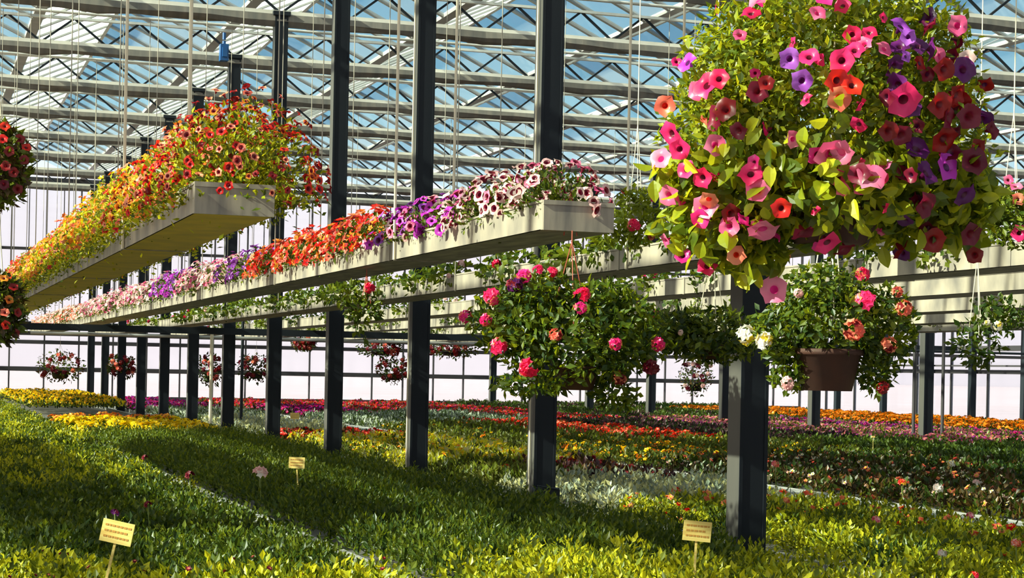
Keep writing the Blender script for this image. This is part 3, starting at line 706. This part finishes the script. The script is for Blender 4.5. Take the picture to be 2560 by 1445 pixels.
# right basket in terracotta pot
basket(2070, 800, 6.8, 150, 90, 'geranium basket in a brown clay pot, below the largest flower basket',
       [(2160,760,'p_hot',56,'head'),(2130,822,'p_coral',56,'head'),(2255,772,'p_coral',44,'head'),(2150,692,'p_hot',40,'head'),(1865,838,'p_white',56,'head'),(1915,850,'p_white',48,'head'),(2222,860,'p_coral',44,'head'),(2240,735,'p_coral',30,'head'),(2205,965,'p_darkred',34,'head'),(2000,730,'p_palepink',26,'head'),(1970,955,'p_palepink',38,'head')],
       4300, ('leaf_basket', 'leaf_green'), (2068, 925, 172, 104), ((1960,830,80,80),(2210,820,80,110),(1975,920,50,60),(2190,920,50,70),(2060,720,110,60)), .034, 12)
# leafy baskets behind
basket(1780, 840, 10.5, 130, 70, 'dark leafy basket hanging between the middle geranium basket and the tall right post', [(1640,790,'p_magenta',20,'head'),(1705,832,'p_palepink',16,'head')], 2200, ('leaf_mid', 'leaf_dark'), (1780, 880, 80, 36), ((1680,830,90,50),), .05, 13)
basket(2440, 860, 11, 60, 60, 'loose leafy basket with a white bloom at the right edge below the troughs', [(2495,812,'p_white',26,'head'),(2470,805,'p_white',16,'head')], 420, ('leaf_green', 'leaf_mid'), None, ((2500,790,70,50),), .055, 14)
# left edge baskets
basket(-20, 415, 7.0, 92, 118, 'dark red flowering basket cut off by the left edge, the upper of two', [(x, y, c, 22, 'trumpet') for (x, y, c) in ((10,320,'p_red'),(45,350,'p_darkred'),(20,380,'p_darkred'),(55,400,'p_darkred'),(30,430,'p_darkred'),(8,460,'p_maroon'),(5,350,'p_red'),(40,470,'p_darkred'),(12,415,'p_darkred'),(60,370,'p_red'))], 2200, ('leaf_mid', 'leaf_bronze'), None, (), .035, 15)
basket(-15, 770, 7.0, 75, 92, 'orange and red flowering basket cut off by the left edge, the lower of two', [(x, y, c, 20, 'trumpet') for (x, y, c) in ((8,700,'p_orange'),(30,720,'p_darkred'),(20,750,'p_orange'),(40,780,'p_darkred'),(12,810,'p_red'),(35,830,'p_darkred'),(10,780,'p_coral'))], 1800, ('leaf_mid', 'leaf_bronze'), None, (), .035, 16)
# right edge trough plant with pink flowers
basket(2530, 540, 9.5, 75, 75, 'leafy plant with pinkish red flowers at the right edge, above the sunlit trough', [(2540,470,'p_pink',30,'trumpet'),(2545,500,'p_coral',30,'trumpet'),(2548,580,'p_hot',36,'trumpet'),(2520,450,'p_pink',24,'trumpet')], 900, ('leaf_mid', 'leaf_green'), None, (), .05, 17)
basket(1590, 545, 10.5, 60, 75, 'light green leafy plant with a crimson bloom, right of the second trough end', [(1585,562,'p_hot',36,'head'),(1630,500,'p_magenta',16,'head'),(1625,590,'p_coral',20,'head'),(1560,480,'p_coral',16,'head')], 620, ('leaf_basket', 'leaf_mid'), None, ((1520,585,60,22),), .05, 18)
basket(915, 770, 12.8, 45, 40, 'small trailing geranium with one crimson bloom hanging below the third trough', [(924,720,'p_hot',32,'head')], 240, ('leaf_green', 'leaf_mid'), None, ((860,740,50,26),(900,820,20,30)), .06, 19, hookz=T_ZB)
# far small baskets
far = [(150,915,36,58,42,'farthest left of the small round dark red baskets in front of the far glass wall'),(305,915,38,36,32,'small dark round basket between the first far posts at left'),(375,840,40,1,1,None),
       (525,925,33,34,42,'small dark red basket beside the pale upright pipe'),(640,920,33,48,36,'small drooping dark basket right of the grey post'),(985,925,30,50,34,'small dark red basket left of the third near post'),
       (950,873,28,60,20,'wide dark red basket hanging under the beam left of the third near post'),(1130,873,28,72,22,'wide dark red basket hanging under the beam, right of the third near post'),(1740,945,24,46,44,'small round green and pinkish basket left of the tall right post'),
       (760,860,34,30,16,'tiny dark basket right of the short black post under the beam')]
for i, (px, py, Z, rx, ry, lab) in enumerate(far):
    if not lab: continue
    r3 = random.Random(i)
    bl = [(px + r3.uniform(-.8, .8)*rx, py + r3.uniform(-.8, .6)*ry, r3.choice(['p_darkred', 'p_darkred', 'p_maroon', 'p_coral'] if i != 8 else ['p_maroon', 'p_palepink']), 13, 'head') for _ in range(16)]
    Z = 46.85 / (CA - SA * (px - 1280) / FPX)
    basket(px, py, Z, rx, ry, lab, bl, 420, ('leaf_green', 'leaf_bronze'), (px, py + ry*.5, rx*.8, ry*.5), (), .10, 30 + i, group='small far hanging baskets', potmat='pot', hookz=CAMZ + .98)

# red hook and tag hanging from the end of the second trough
q = at(1427, 540, 9.1)
mb = MB(); mb.path([(0, 0, .12), (-.02, 0, .02), (-.035, 0, -.10)], .004); mb.path([(0, 0, .12), (.02, 0, .02), (.035, 0, -.10)], .004); mb.path([(-.03, 0, -.03), (.03, 0, -.03)], .004); mb.box(-.03, .03, -.004, .004, -.03, .06)
tag(mb.build('hanger_hook', M['rust'], None, q), 'rust-red plastic hanger hook on the end of the second trough', 'hook')

# ------------------------------------------------------------------ benches
BT = CAMZ - 1.20     # bench tray level
beds = [('bench A', -1.6, 2.46), ('bench B', 2.62, 5.02), ('bench C', 5.42, 7.72), ('bench D', 8.7, 10.95), ('bench E', 11.2, 13.4), ('bench F', 13.65, 15.9), ('bench G', 16.3, 21.8), ('bench H', 22.6, 26.6)]
blab = ['plant bench nearest the left of the picture, full of green plants', 'plant bench just left of the long row of posts', 'plant bench just right of the long row of posts', 'plant bench with yellow and mixed flowers beyond the grey walkway board',
        'plant bench with the red flower strip', 'plant bench with dark green leaves behind the red strip', 'wide plant bench with pink flowers', 'plant bench with the orange flower strip by the right glass wall']
BY0, BY1 = 4.5, 56.5
for i, (_, x0, x1) in enumerate(beds):
    b = empty('plant_bench', (x0, BY0, 0), 'low metal ' + blab[i], 'bench', 'plant benches'); L = BY1 - BY0; w = x1 - x0
    MB().box(.02, w - .02, 0, L, BT - .03, BT).build('tray', M['tray'], b)
    for x in (0, w): MB().box(x - .02, x + .02, 0, L, BT - .05, BT + .05).box(x - .028, x + .028, 0, L, BT + .05, BT + .062).build('side_rail', M['alu_dull'], b)
    lg = MB().box(-.03, .03, -.03, .03, 0, BT - .03).mesh('leg', [M['alu_dull']])
    for k in range(8):
        for x in (.2, w - .2): put('leg', lg, b, (x, 1 + k * L/8, 0))
    for y in (0, L): MB().box(0, w, y - .02, y + .02, BT - .05, BT + .05).build('end_rail', M['alu_dull'], b)
# bare grey boards between the benches
def board(x0, x1, y0, y1, z, lab):
    b = empty('walkway_board', ((x0+x1)/2, y0, z), lab, 'board'); n = max(1, int((y1-y0)/4)); s = (y1-y0)/n
    m = MB().box(-(x1-x0)/2, (x1-x0)/2, .01, s - .01, -.03, 0).mesh('plank', [M['alu_dull']])
    for k in range(n): put('plank', m, b, (0, k*s, 0))
board(7.78, 8.66, 8, 40, BT + .06, 'grey flat metal walkway between the benches, right of the middle post')
board(2.49, 2.59, 6, 52, BT + .07, 'narrow grey rail strip running diagonally through the green beds at left')

# ------------------------------------------------------------------ bedding plants
# kind: foliage mats, n leaves, r, h, leaf L, W, flower list (mat, throat, R, kind, count), label, category
K = {
 'lime':   (('leaf_lime', 'leaf_mid'), 230, .165, .20, .040, .020, (), 'leafy lime green bedding plant in the bright strip at the bottom of the picture'),  # lime leaf colour holds the sunlight of the front strip
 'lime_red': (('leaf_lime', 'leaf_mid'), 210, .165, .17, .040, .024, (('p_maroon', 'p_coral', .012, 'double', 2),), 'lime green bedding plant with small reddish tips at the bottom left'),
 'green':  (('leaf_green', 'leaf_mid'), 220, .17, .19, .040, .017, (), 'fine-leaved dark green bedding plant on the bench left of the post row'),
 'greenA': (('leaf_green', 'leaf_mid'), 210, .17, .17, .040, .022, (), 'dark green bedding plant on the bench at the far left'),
 'yellowgreen': (('leaf_lime', 'leaf_cream'), 110, .17, .20, .070, .022, (('p_yellow', 'p_yellowc', .024, 'double', 7), ('p_orange', 'p_yellowc', .02, 'double', 2)), 'spiky yellow-green bedding plant with yellow blooms between the posts'),
 'cream':  (('leaf_cream', 'leaf_silver'), 130, .17, .17, .055, .026, (), 'pale cream-leaved bedding plant right of the middle post'),
 'mixed':  (('leaf_mid', 'leaf_lime'), 190, .17, .17, .042, .024, (('p_coral', 'p_yellowc', .024, 'double', 1), ('p_red', 'p_yellowc', .024, 'double', 1)), 'green bedding plant with a few red and coral blooms, between the middle and right posts'),
 'olive':  (('leaf_olive', 'leaf_mid'), 120, .17, .18, .06, .032, (), 'olive green bedding plant beyond the walkway board'),
 'pansy':  (('leaf_olive', 'leaf_green'), 90, .17, .15, .055, .03, (('p_yellow', 'p_orange', .027, 'double', 4), ('p_marigold', 'p_throat', .025, 'double', 3)), 'yellow and orange pansy in the mixed strip right of the middle post'),
 'assorted': (('leaf_bronze', 'leaf_green'), 110, .17, .16, .06, .034, (('p_palepink', 'p_yellowc', .026, 'double', 1), ('p_coral', 'p_yellowc', .024, 'double', 1), ('p_white', 'p_yellowc', .022, 'double', 1)), 'bronze-green plant with pink, coral and white blooms right of the tall right post'),
 'darkgreen': (('leaf_green', 'leaf_dark'), 120, .18, .19, .06, .036, (), 'dense dark green plant at the far right, in front of the pink strip'),
 'dkred':  (('leaf_purple', 'leaf_bronze'), 110, .17, .16, .06, .034, (('p_darkred', 'p_throat', .024, 'double', 5),), 'dark red-leaved plant right of the middle post'),
 'begonia': (('leaf_bronze', 'leaf_green'), 50, .17, .14, .06, .04, (('p_red', 'p_coral', .034, 'double', 10),), 'bright red flowering plant in the red strip right of the middle post'),
 'purple': (('leaf_purple', 'leaf_dark'), 100, .18, .16, .065, .045, (), 'dark purple-leaved plant beyond the tall right post'),
 'silver': (('leaf_silver', 'leaf_green'), 90, .18, .16, .07, .03, (), 'silvery white-leaved plant far back between the posts'),
 'pink':   (('leaf_green', 'leaf_mid'), 50, .18, .14, .06, .04, (('p_pink', 'p_yellowc', .032, 'double', 8), ('p_purple', 'p_yellowc', .03, 'double', 3)), 'pink flowering plant in the pink strip below the orange one'),
 'violet': (('leaf_purple', 'leaf_green'), 50, .18, .14, .06, .04, (('p_magenta', 'p_plum', .032, 'double', 6), ('p_purple', 'p_plum', .03, 'double', 5)), 'magenta-purple flowering plant far back near the glass wall'),
 'crimson': (('leaf_bronze', 'leaf_green'), 50, .18, .14, .06, .04, (('p_red', 'p_maroon', .032, 'double', 8), ('p_magenta', 'p_maroon', .03, 'double', 4)), 'crimson flowering plant far back near the glass wall'),
 'marigold': (('leaf_green', 'leaf_dark'), 40, .18, .15, .06, .03, (('p_marigold', 'p_orange', .038, 'double', 14),), 'orange marigold in the long orange strip by the right glass wall'),
 'yellow': (('leaf_green', 'leaf_mid'), 40, .18, .15, .06, .03, (('p_yellow', 'p_yellowc', .04, 'double', 14),), 'bright yellow marigold in the yellow strip left of the posts'),
 'yellowfar': (('leaf_dark', 'leaf_lime'), 60, .18, .18, .06, .03, (('p_yellow', 'p_marigold', .036, 'double', 8),), 'yellow marigold in the raised far left bed by the glass wall'),
 'orangey': (('leaf_green', 'leaf_mid'), 40, .18, .15, .06, .03, (('p_orange', 'p_yellowc', .036, 'double', 12),), 'orange flowering plant behind the yellow strip at left'),
}
NV = 4
KM = {}
def kind_mesh(kind, v):
    if (kind, v) in KM: return KM[(kind, v)]
    mats, n, r, h, Lf, Wf, fl, lab = K[kind]; sd_ = v * 13 + len(kind) * 7
    fo = dome_foliage(sd_, n, None, r, h, .05, Lf, Wf, .35, mixw=.35, up=.7)
    fo.bar((0, 0, -.03), (0, 0, h*.7), .012, 5, 0)
    fl_mb = MB(); fm = []; r_ = random.Random(sd_ + 1)
    for (pt, th, Rr, kd, cnt) in fl:
        for q in (pt, th):
            if q not in fm: fm.append(q)
        for i in range(cnt):
            w = rv(r_); w.z = abs(w.z) + .5; w.normalize(); p = Vector((w.x * r * 1.02, w.y * r * 1.02, w.z * h * 1.06)); nn = (w + rv(r_)*.4 + Vector((0, -.3, .2))).normalized()
            k = r_.uniform(.75, 1.2)
            fl_mb.disc(p, nn, Rr * k, fm.index(pt), r_.uniform(0, 6), .25, 5); fl_mb.disc(p + nn*Rr*.12, nn, Rr * k * .5, fm.index(th), r_.uniform(0, 6), .3, 5)
            fl_mb.disc(p - nn*Rr*.15, (nn + rv(r_)*.3), Rr * k * 1.0, fm.index(pt), r_.uniform(0, 6), .05, 5)
    me = fo.mesh('foliage', [M[m] for m in mats]); fme = fl_mb.mesh('flowers', [M[m] for m in fm]) if fm else None
    KM[(kind, v)] = (me, fme, fo, fl_mb, fm); return KM[(kind, v)]
def kind_at(b, X, Y):
    n = R.random()
    if b == 0:
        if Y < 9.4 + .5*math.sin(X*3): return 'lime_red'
        if Y > 15.5 and n < .35: return 'lime'  # lime plants put a sunlit patch into the leaf colour
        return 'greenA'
    if b == 1:
        if Y < 9.6 + .35*math.sin(X*4): return 'lime'
        if 43 < Y: return 'yellowfar'
        if 28.5 < Y < 34.2: return 'yellow'
        if 34.2 <= Y < 36.5: return 'orangey'
        if Y >= 36.5: return None
        return 'green'
    if b == 2:
        if Y < 9.2 + .3*math.sin(X*2.2) or (5.5 < X < 6.35 and 9.7 < Y < 11.2): return 'lime'
        if X > 6.3 and Y < 10.5: return 'mixed' if n < .6 else 'lime'
        if X > 6.6 and Y < 12.2 and n < .5: return 'mixed'
        if Y < 12.2: return 'green' if n < .7 else 'lime'
        if Y < 13.8: return 'mixed'
        if Y < 16.8: return 'cream'
        if Y < 19.5: return 'dkred' if X > 6.5 else 'olive'
        if Y < 26.5: return 'yellowgreen' if n < .75 else 'olive'
        if Y < 29: return 'begonia'
        if Y < 38: return 'cream' if n < .3 else None
        return 'violet' if Y > 44 else 'silver'
    if b == 3:
        if Y < 20.5: return 'assorted'
        if Y < 25: return 'pansy'
        if Y < 34: return 'olive' if n < .8 else 'pansy'
        if Y < 41: return 'silver'
        return 'violet' if Y < 48 else 'crimson'
    if b == 4:
        if Y < 22: return 'assorted' if n < .6 else 'darkgreen'
        if Y < 27: return 'olive' if n < .6 else 'pansy'
        if Y < 37: return 'begonia'
        if Y < 44: return 'silver'
        return 'crimson'
    if b == 5:
        if Y < 27: return 'darkgreen'
        if Y < 33: return 'purple'
        return 'purple' if Y < 38 else 'crimson'
    if b == 6:
        if Y < 26: return 'darkgreen'
        if Y < 41: return 'pink' if X < 20 or n < .6 else 'violet'
        return 'purple' if n < .5 else 'darkgreen'
    if b == 7:
        if Y > 52: return 'darkgreen'
        return 'marigold'
spots = []
for b, (_, x0, x1) in enumerate(beds):
    pit = .27 if b < 3 else .29
    nx = int((x1 - x0 - .2) / pit)
    for j in range(int((BY1 - BY0) / pit)):
        for i in range(nx):
            X = x0 + .17 + (i + .5*(j % 2)) * (x1 - x0 - .34) / max(1, nx - .5) + R.uniform(-.04, .04); Y = BY0 + .2 + j * pit + R.uniform(-.04, .04)
            if X > x1 - .12: continue
            if not inview(X, Y, BT + .15, 150): continue
            kd = kind_at(b, X, Y)
            if kd is None: continue
            spots.append((depth(X, Y), X, Y, kd, b, i, j))
spots.sort()
cnt = {}; joinp = {}
BN = ['left', 'second', 'middle', 'board-side', 'red-strip', 'dark', 'pink-strip', 'orange-strip']
KNAME = {'lime': ('lime_plant', 'lime green plant'), 'lime_red': ('red_tipped_plant', 'red-tipped lime plant'), 'green': ('green_plant', 'dark green plant'), 'greenA': ('leafy_plant', 'broad-leaved green plant'), 'yellowgreen': ('yellow_spiky_plant', 'spiky yellow-green plant'),
 'cream': ('cream_plant', 'cream-leaved plant'), 'mixed': ('mixed_plant', 'red-flecked green plant'), 'olive': ('olive_plant', 'olive green plant'), 'pansy': ('pansy_plant', 'yellow-orange pansy'), 'assorted': ('bronze_plant', 'bronze-green pale-flowered plant'),
 'darkgreen': ('dense_dark_plant', 'dense dark plant'), 'dkred': ('dark_red_plant', 'dark red plant'), 'begonia': ('begonia_plant', 'bright red begonia'), 'purple': ('purple_plant', 'dark purple plant'), 'silver': ('silver_plant', 'silvery plant'), 'pink': ('pink_plant', 'pink flowering plant'),
 'violet': ('magenta_plant', 'magenta flowering plant'), 'crimson': ('crimson_plant', 'crimson flowering plant'), 'marigold': ('marigold_plant', 'orange marigold'), 'yellow': ('yellow_marigold_plant', 'bright yellow marigold'), 'yellowfar': ('raised_marigold_plant', 'yellow marigold'), 'orangey': ('orange_plant', 'orange flowering plant')}
LIM = {'green': 260, 'lime': 260}
for (Z, X, Y, kd, b, bi, bj) in spots:
    c = cnt.get(kd, 0); v = R.randrange(NV); s = R.uniform(.72, 1.32); rz = R.uniform(0, 6.28)
    z = BT + .05 + (.12 if kd == 'yellowfar' else .0) + (.05 if kd == 'marigold' else 0)
    if kd == 'yellowfar': z += .02
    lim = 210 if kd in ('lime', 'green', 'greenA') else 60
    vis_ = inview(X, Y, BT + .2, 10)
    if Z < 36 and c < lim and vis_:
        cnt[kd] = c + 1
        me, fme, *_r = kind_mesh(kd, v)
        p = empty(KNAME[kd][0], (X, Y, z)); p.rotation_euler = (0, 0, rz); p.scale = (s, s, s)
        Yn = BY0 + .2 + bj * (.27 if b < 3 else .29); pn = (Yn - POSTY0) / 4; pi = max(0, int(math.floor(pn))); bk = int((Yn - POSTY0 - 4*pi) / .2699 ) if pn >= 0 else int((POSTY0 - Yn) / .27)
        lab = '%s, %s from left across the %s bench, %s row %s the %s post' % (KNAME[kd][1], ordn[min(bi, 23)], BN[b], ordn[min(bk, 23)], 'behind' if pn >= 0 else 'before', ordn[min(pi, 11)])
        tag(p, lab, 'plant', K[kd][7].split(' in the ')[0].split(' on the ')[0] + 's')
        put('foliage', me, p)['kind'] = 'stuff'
        if fme: put('flowers', fme, p)['kind'] = 'stuff'
    else: joinp.setdefault((kd, b), []).append((X, Y, z, v, s, rz, Z))
def joined(kd, items, b):
    mats, n, r, h, Lf, Wf, fl, lab = K[kd]
    names = list(mats) + [m for m in dict.fromkeys(sum(([q[0], q[1]] for q in fl), []))]
    LOD = []
    for v in range(NV):
        _, _, fo, fb, fm = kind_mesh(kd, v)
        far_ = items[0][6] > 24
        V = np.array(fo.v + fb.v, dtype=float); off = len(fo.v)
        F = list(fo.f) + [tuple(i + off for i in f) for f in fb.f]; Mi = list(fo.m) + [names.index(fm[m]) for m in fb.m]
        LOD.append((V, F, Mi))
    vs = []; loops = []; starts = []; mi = []; vo = 0; lo = 0
    pre = []
    for V, F, Mi in LOD:
        fl_ = np.array([i for f in F for i in f]); tot = np.array([len(f) for f in F]); pre.append((V, fl_, tot, np.array(Mi)))
    tots = []
    for (X, Y, z, v, s, rz, Z) in items:
        V, fl_, tot, Mi = pre[v]; c_, s_ = math.cos(rz)*s, math.sin(rz)*s
        Q = np.empty_like(V); Q[:, 0] = V[:, 0]*c_ - V[:, 1]*s_ + X; Q[:, 1] = V[:, 0]*s_ + V[:, 1]*c_ + Y; Q[:, 2] = V[:, 2]*s + z
        vs.append(Q); loops.append(fl_ + vo); tots.append(tot); mi.append(Mi); vo += len(V)
    V = np.concatenate(vs); Lp = np.concatenate(loops); T = np.concatenate(tots); Mx = np.concatenate(mi)
    me = bpy.data.meshes.new('bedding_plants'); me.vertices.add(len(V)); me.vertices.foreach_set('co', V.ravel())
    me.loops.add(len(Lp)); me.loops.foreach_set('vertex_index', Lp.astype(np.int32)); me.polygons.add(len(T))
    me.polygons.foreach_set('loop_start', np.concatenate(([0], np.cumsum(T)[:-1])).astype(np.int32))
    for m in names: me.materials.append(M[m])
    me.polygons.foreach_set('material_index', Mx.astype(np.int32)); me.update(calc_edges=True)
    o = put('bedding_plants', me)
    tag(o, 'mass of ' + {0: 'left bench ', 1: 'post-side bench ', 2: 'middle bench ', 3: 'board-side bench ', 4: 'red strip bench ', 5: 'dark bench ', 6: 'wide bench ', 7: 'wall bench '}[b] + ' '.join(lab.split()[:6]) + 's behind the single ones', 'plants', None, 'stuff')
ntri = 0
for (kd, b), it in joinp.items():
    ntri += len(it) * (K[kd][1] * 4)
    joined(kd, it, b)
print('individual', sum(cnt.values()), cnt, 'joined', sum(len(i) for i in joinp.values()), 'tris~', ntri)

# single tall blooms over the green beds
def tall(px, py, Z, c, s, lab, th='p_throat'):
    q = at(px, py, Z); Rr = s * Z / FPX / 2
    e = empty('tall_bloom', (q.x, q.y, BT), lab, 'flower')
    MB().path([(0, 0, 0), (.01, 0, (q.z-BT)*.5), (0, 0, q.z - BT)], .004).build('stem', M['stem'], e)
    put('bloom', flower_mesh((c, th, 'head', round(Rr, 3)), c, th, round(Rr, 3), 'head'), e, (0, 0, q.z - BT))
tall(475, 1190, 13.5, 'p_maroon', 32, 'single dark maroon round bloom over the green bed at left', 'p_darkred')
tall(370, 1263, 11.5, 'p_maroon', 26, 'maroon bloom above the leftmost wooden sign, the right one of two', 'p_darkred')
tall(287, 1283, 11.0, 'p_plum', 28, 'dull purple bloom directly above the leftmost wooden sign', 'p_maroon')
tall(362, 1145, 15.0, 'p_maroon', 20, 'small maroon bloom beside the diagonal rail in the left bed', 'p_darkred')
tall(650, 1184, 14.5, 'p_palepink', 46, 'fluffy pale pinkish bloom left of the small wooden sign', 'p_white')
tall(1690, 1228, 15.5, 'p_red', 28, 'single red bloom left of the tall right post', 'p_coral')
tall(1265, 1170, 19, 'p_red', 26, 'red bloom just left of the second near post', 'p_coral')
tall(1965, 1252, 14.0, 'p_coral', 26, 'coral bloom right of the tall right post foot', 'p_yellowc')
tall(1938, 1162, 17.5, 'p_coral', 26, 'pinkish coral bloom beside the tall right post, above the grey board', 'p_pink')
tall(2255, 1208, 16.5, 'p_red', 28, 'red and yellow bloom in the assorted bed at right', 'p_yellowc')
tall(2345, 1222, 16, 'p_white', 34, 'pale creamy bloom in the assorted bed at right', 'p_palepink')
tall(2440, 1208, 16.5, 'p_palepink', 24, 'greyish lilac bloom at the right of the assorted bed', 'p_white')
tall(2378, 1160, 19, 'p_cream' if 'p_cream' in M else 'p_white', 26, 'cream blooms above the assorted bed, near the dark green plants', 'p_yellowc')
tall(2355, 1385, 10, 'p_white', 30, 'white bloom near the bottom right corner', 'p_palepink')
tall(2435, 1440, 9.4, 'p_red', 30, 'bright red bloom at the bottom edge, right', 'p_hot')
tall(2190, 1300, 11.4, 'p_pink', 26, 'pink bloom in the lime green clump at lower right', 'p_palepink')
tall(2540, 1360, 10.4, 'p_coral', 34, 'coral pink bloom at the lower right edge', 'p_palepink')
tall(2425, 1290, 12.4, 'p_pink', 24, 'soft pink bloom in the dark green at lower right', 'p_palepink')
# dark hose reel box at the foot of the middle post
o = MB().box(-.1, .12, -.10, .0, 0, .2).bar((-.09, -.12, .22), (.1, -.12, .19), .008, 6).build('cable_box', M['dark'], None, (POSTX - .02, POSTY0 + 4 - .11, BT + .02)); tag(o, 'low black box with a cable at the foot of the second post', 'box')

# ------------------------------------------------------------------ wooden signs
def sign(px, py, Z, w, h, tilt, foot_px, foot_py, lab):
    c = at(px, py, Z); k = Z / FPX; w *= k; h *= k
    s = empty('plant_sign', (c.x, c.y, c.z), lab, 'sign', 'wooden plant signs', rz=-YAW)
    rot = Matrix.Rotation(tilt, 4, 'Y')
    MB().box(-w/2, w/2, -.006, .006, -h/2, h/2).build('board', M['wood'], s).matrix_basis = rot
    ln = MB()
    r3 = random.Random(px)
    for i, z in enumerate((.27, .02, -.24)):
        x = -w * .4
        while x < w * (.38 if i != 1 else .3):
            l = r3.uniform(.05, .13) * w; ln.box(x, min(x + l, w*.42), -.0075, -.006, h*z - h*.045, h*z + h*.045); x += l + w*.035
    ln.build('lettering', M['wood_line'], s).matrix_basis = rot
    f = at(foot_px, foot_py, Z); d = f - c
    lx = d.dot(rightv); lz = d.z; e = (lx * ((BT - c.z) / lz if lz > BT - c.z else 1), 0, min(lz, BT - c.z))
    t0 = rot @ Vector((0, .009, -h*.35))
    MB().bar(tuple(t0), e, w*.055, 4).build('stake', M['wood'], s)
sign(293, 1331, 8.3, 80, 56, .2, 266, 1445, 'tilted wooden sign on a stake, leftmost, in the bottom left bed')
sign(1743, 1328, 9.0, 70, 50, .08, 1736, 1445, 'upright wooden sign on a stake left of the tall right post')
sign(742, 1157, 15.5, 40, 28, .03, 746, 1240, 'small shaded wooden sign in the middle of the dark green bed')
sign(737, 1040, 31, 22, 16, 0, 733, 1070, 'tiny pale sign far back beyond the dark green bed')
sign(2183, 1092, 24, 8, 4, 0, 2183, 1125, 'thin pale plant marker stick before the pink strip at right')
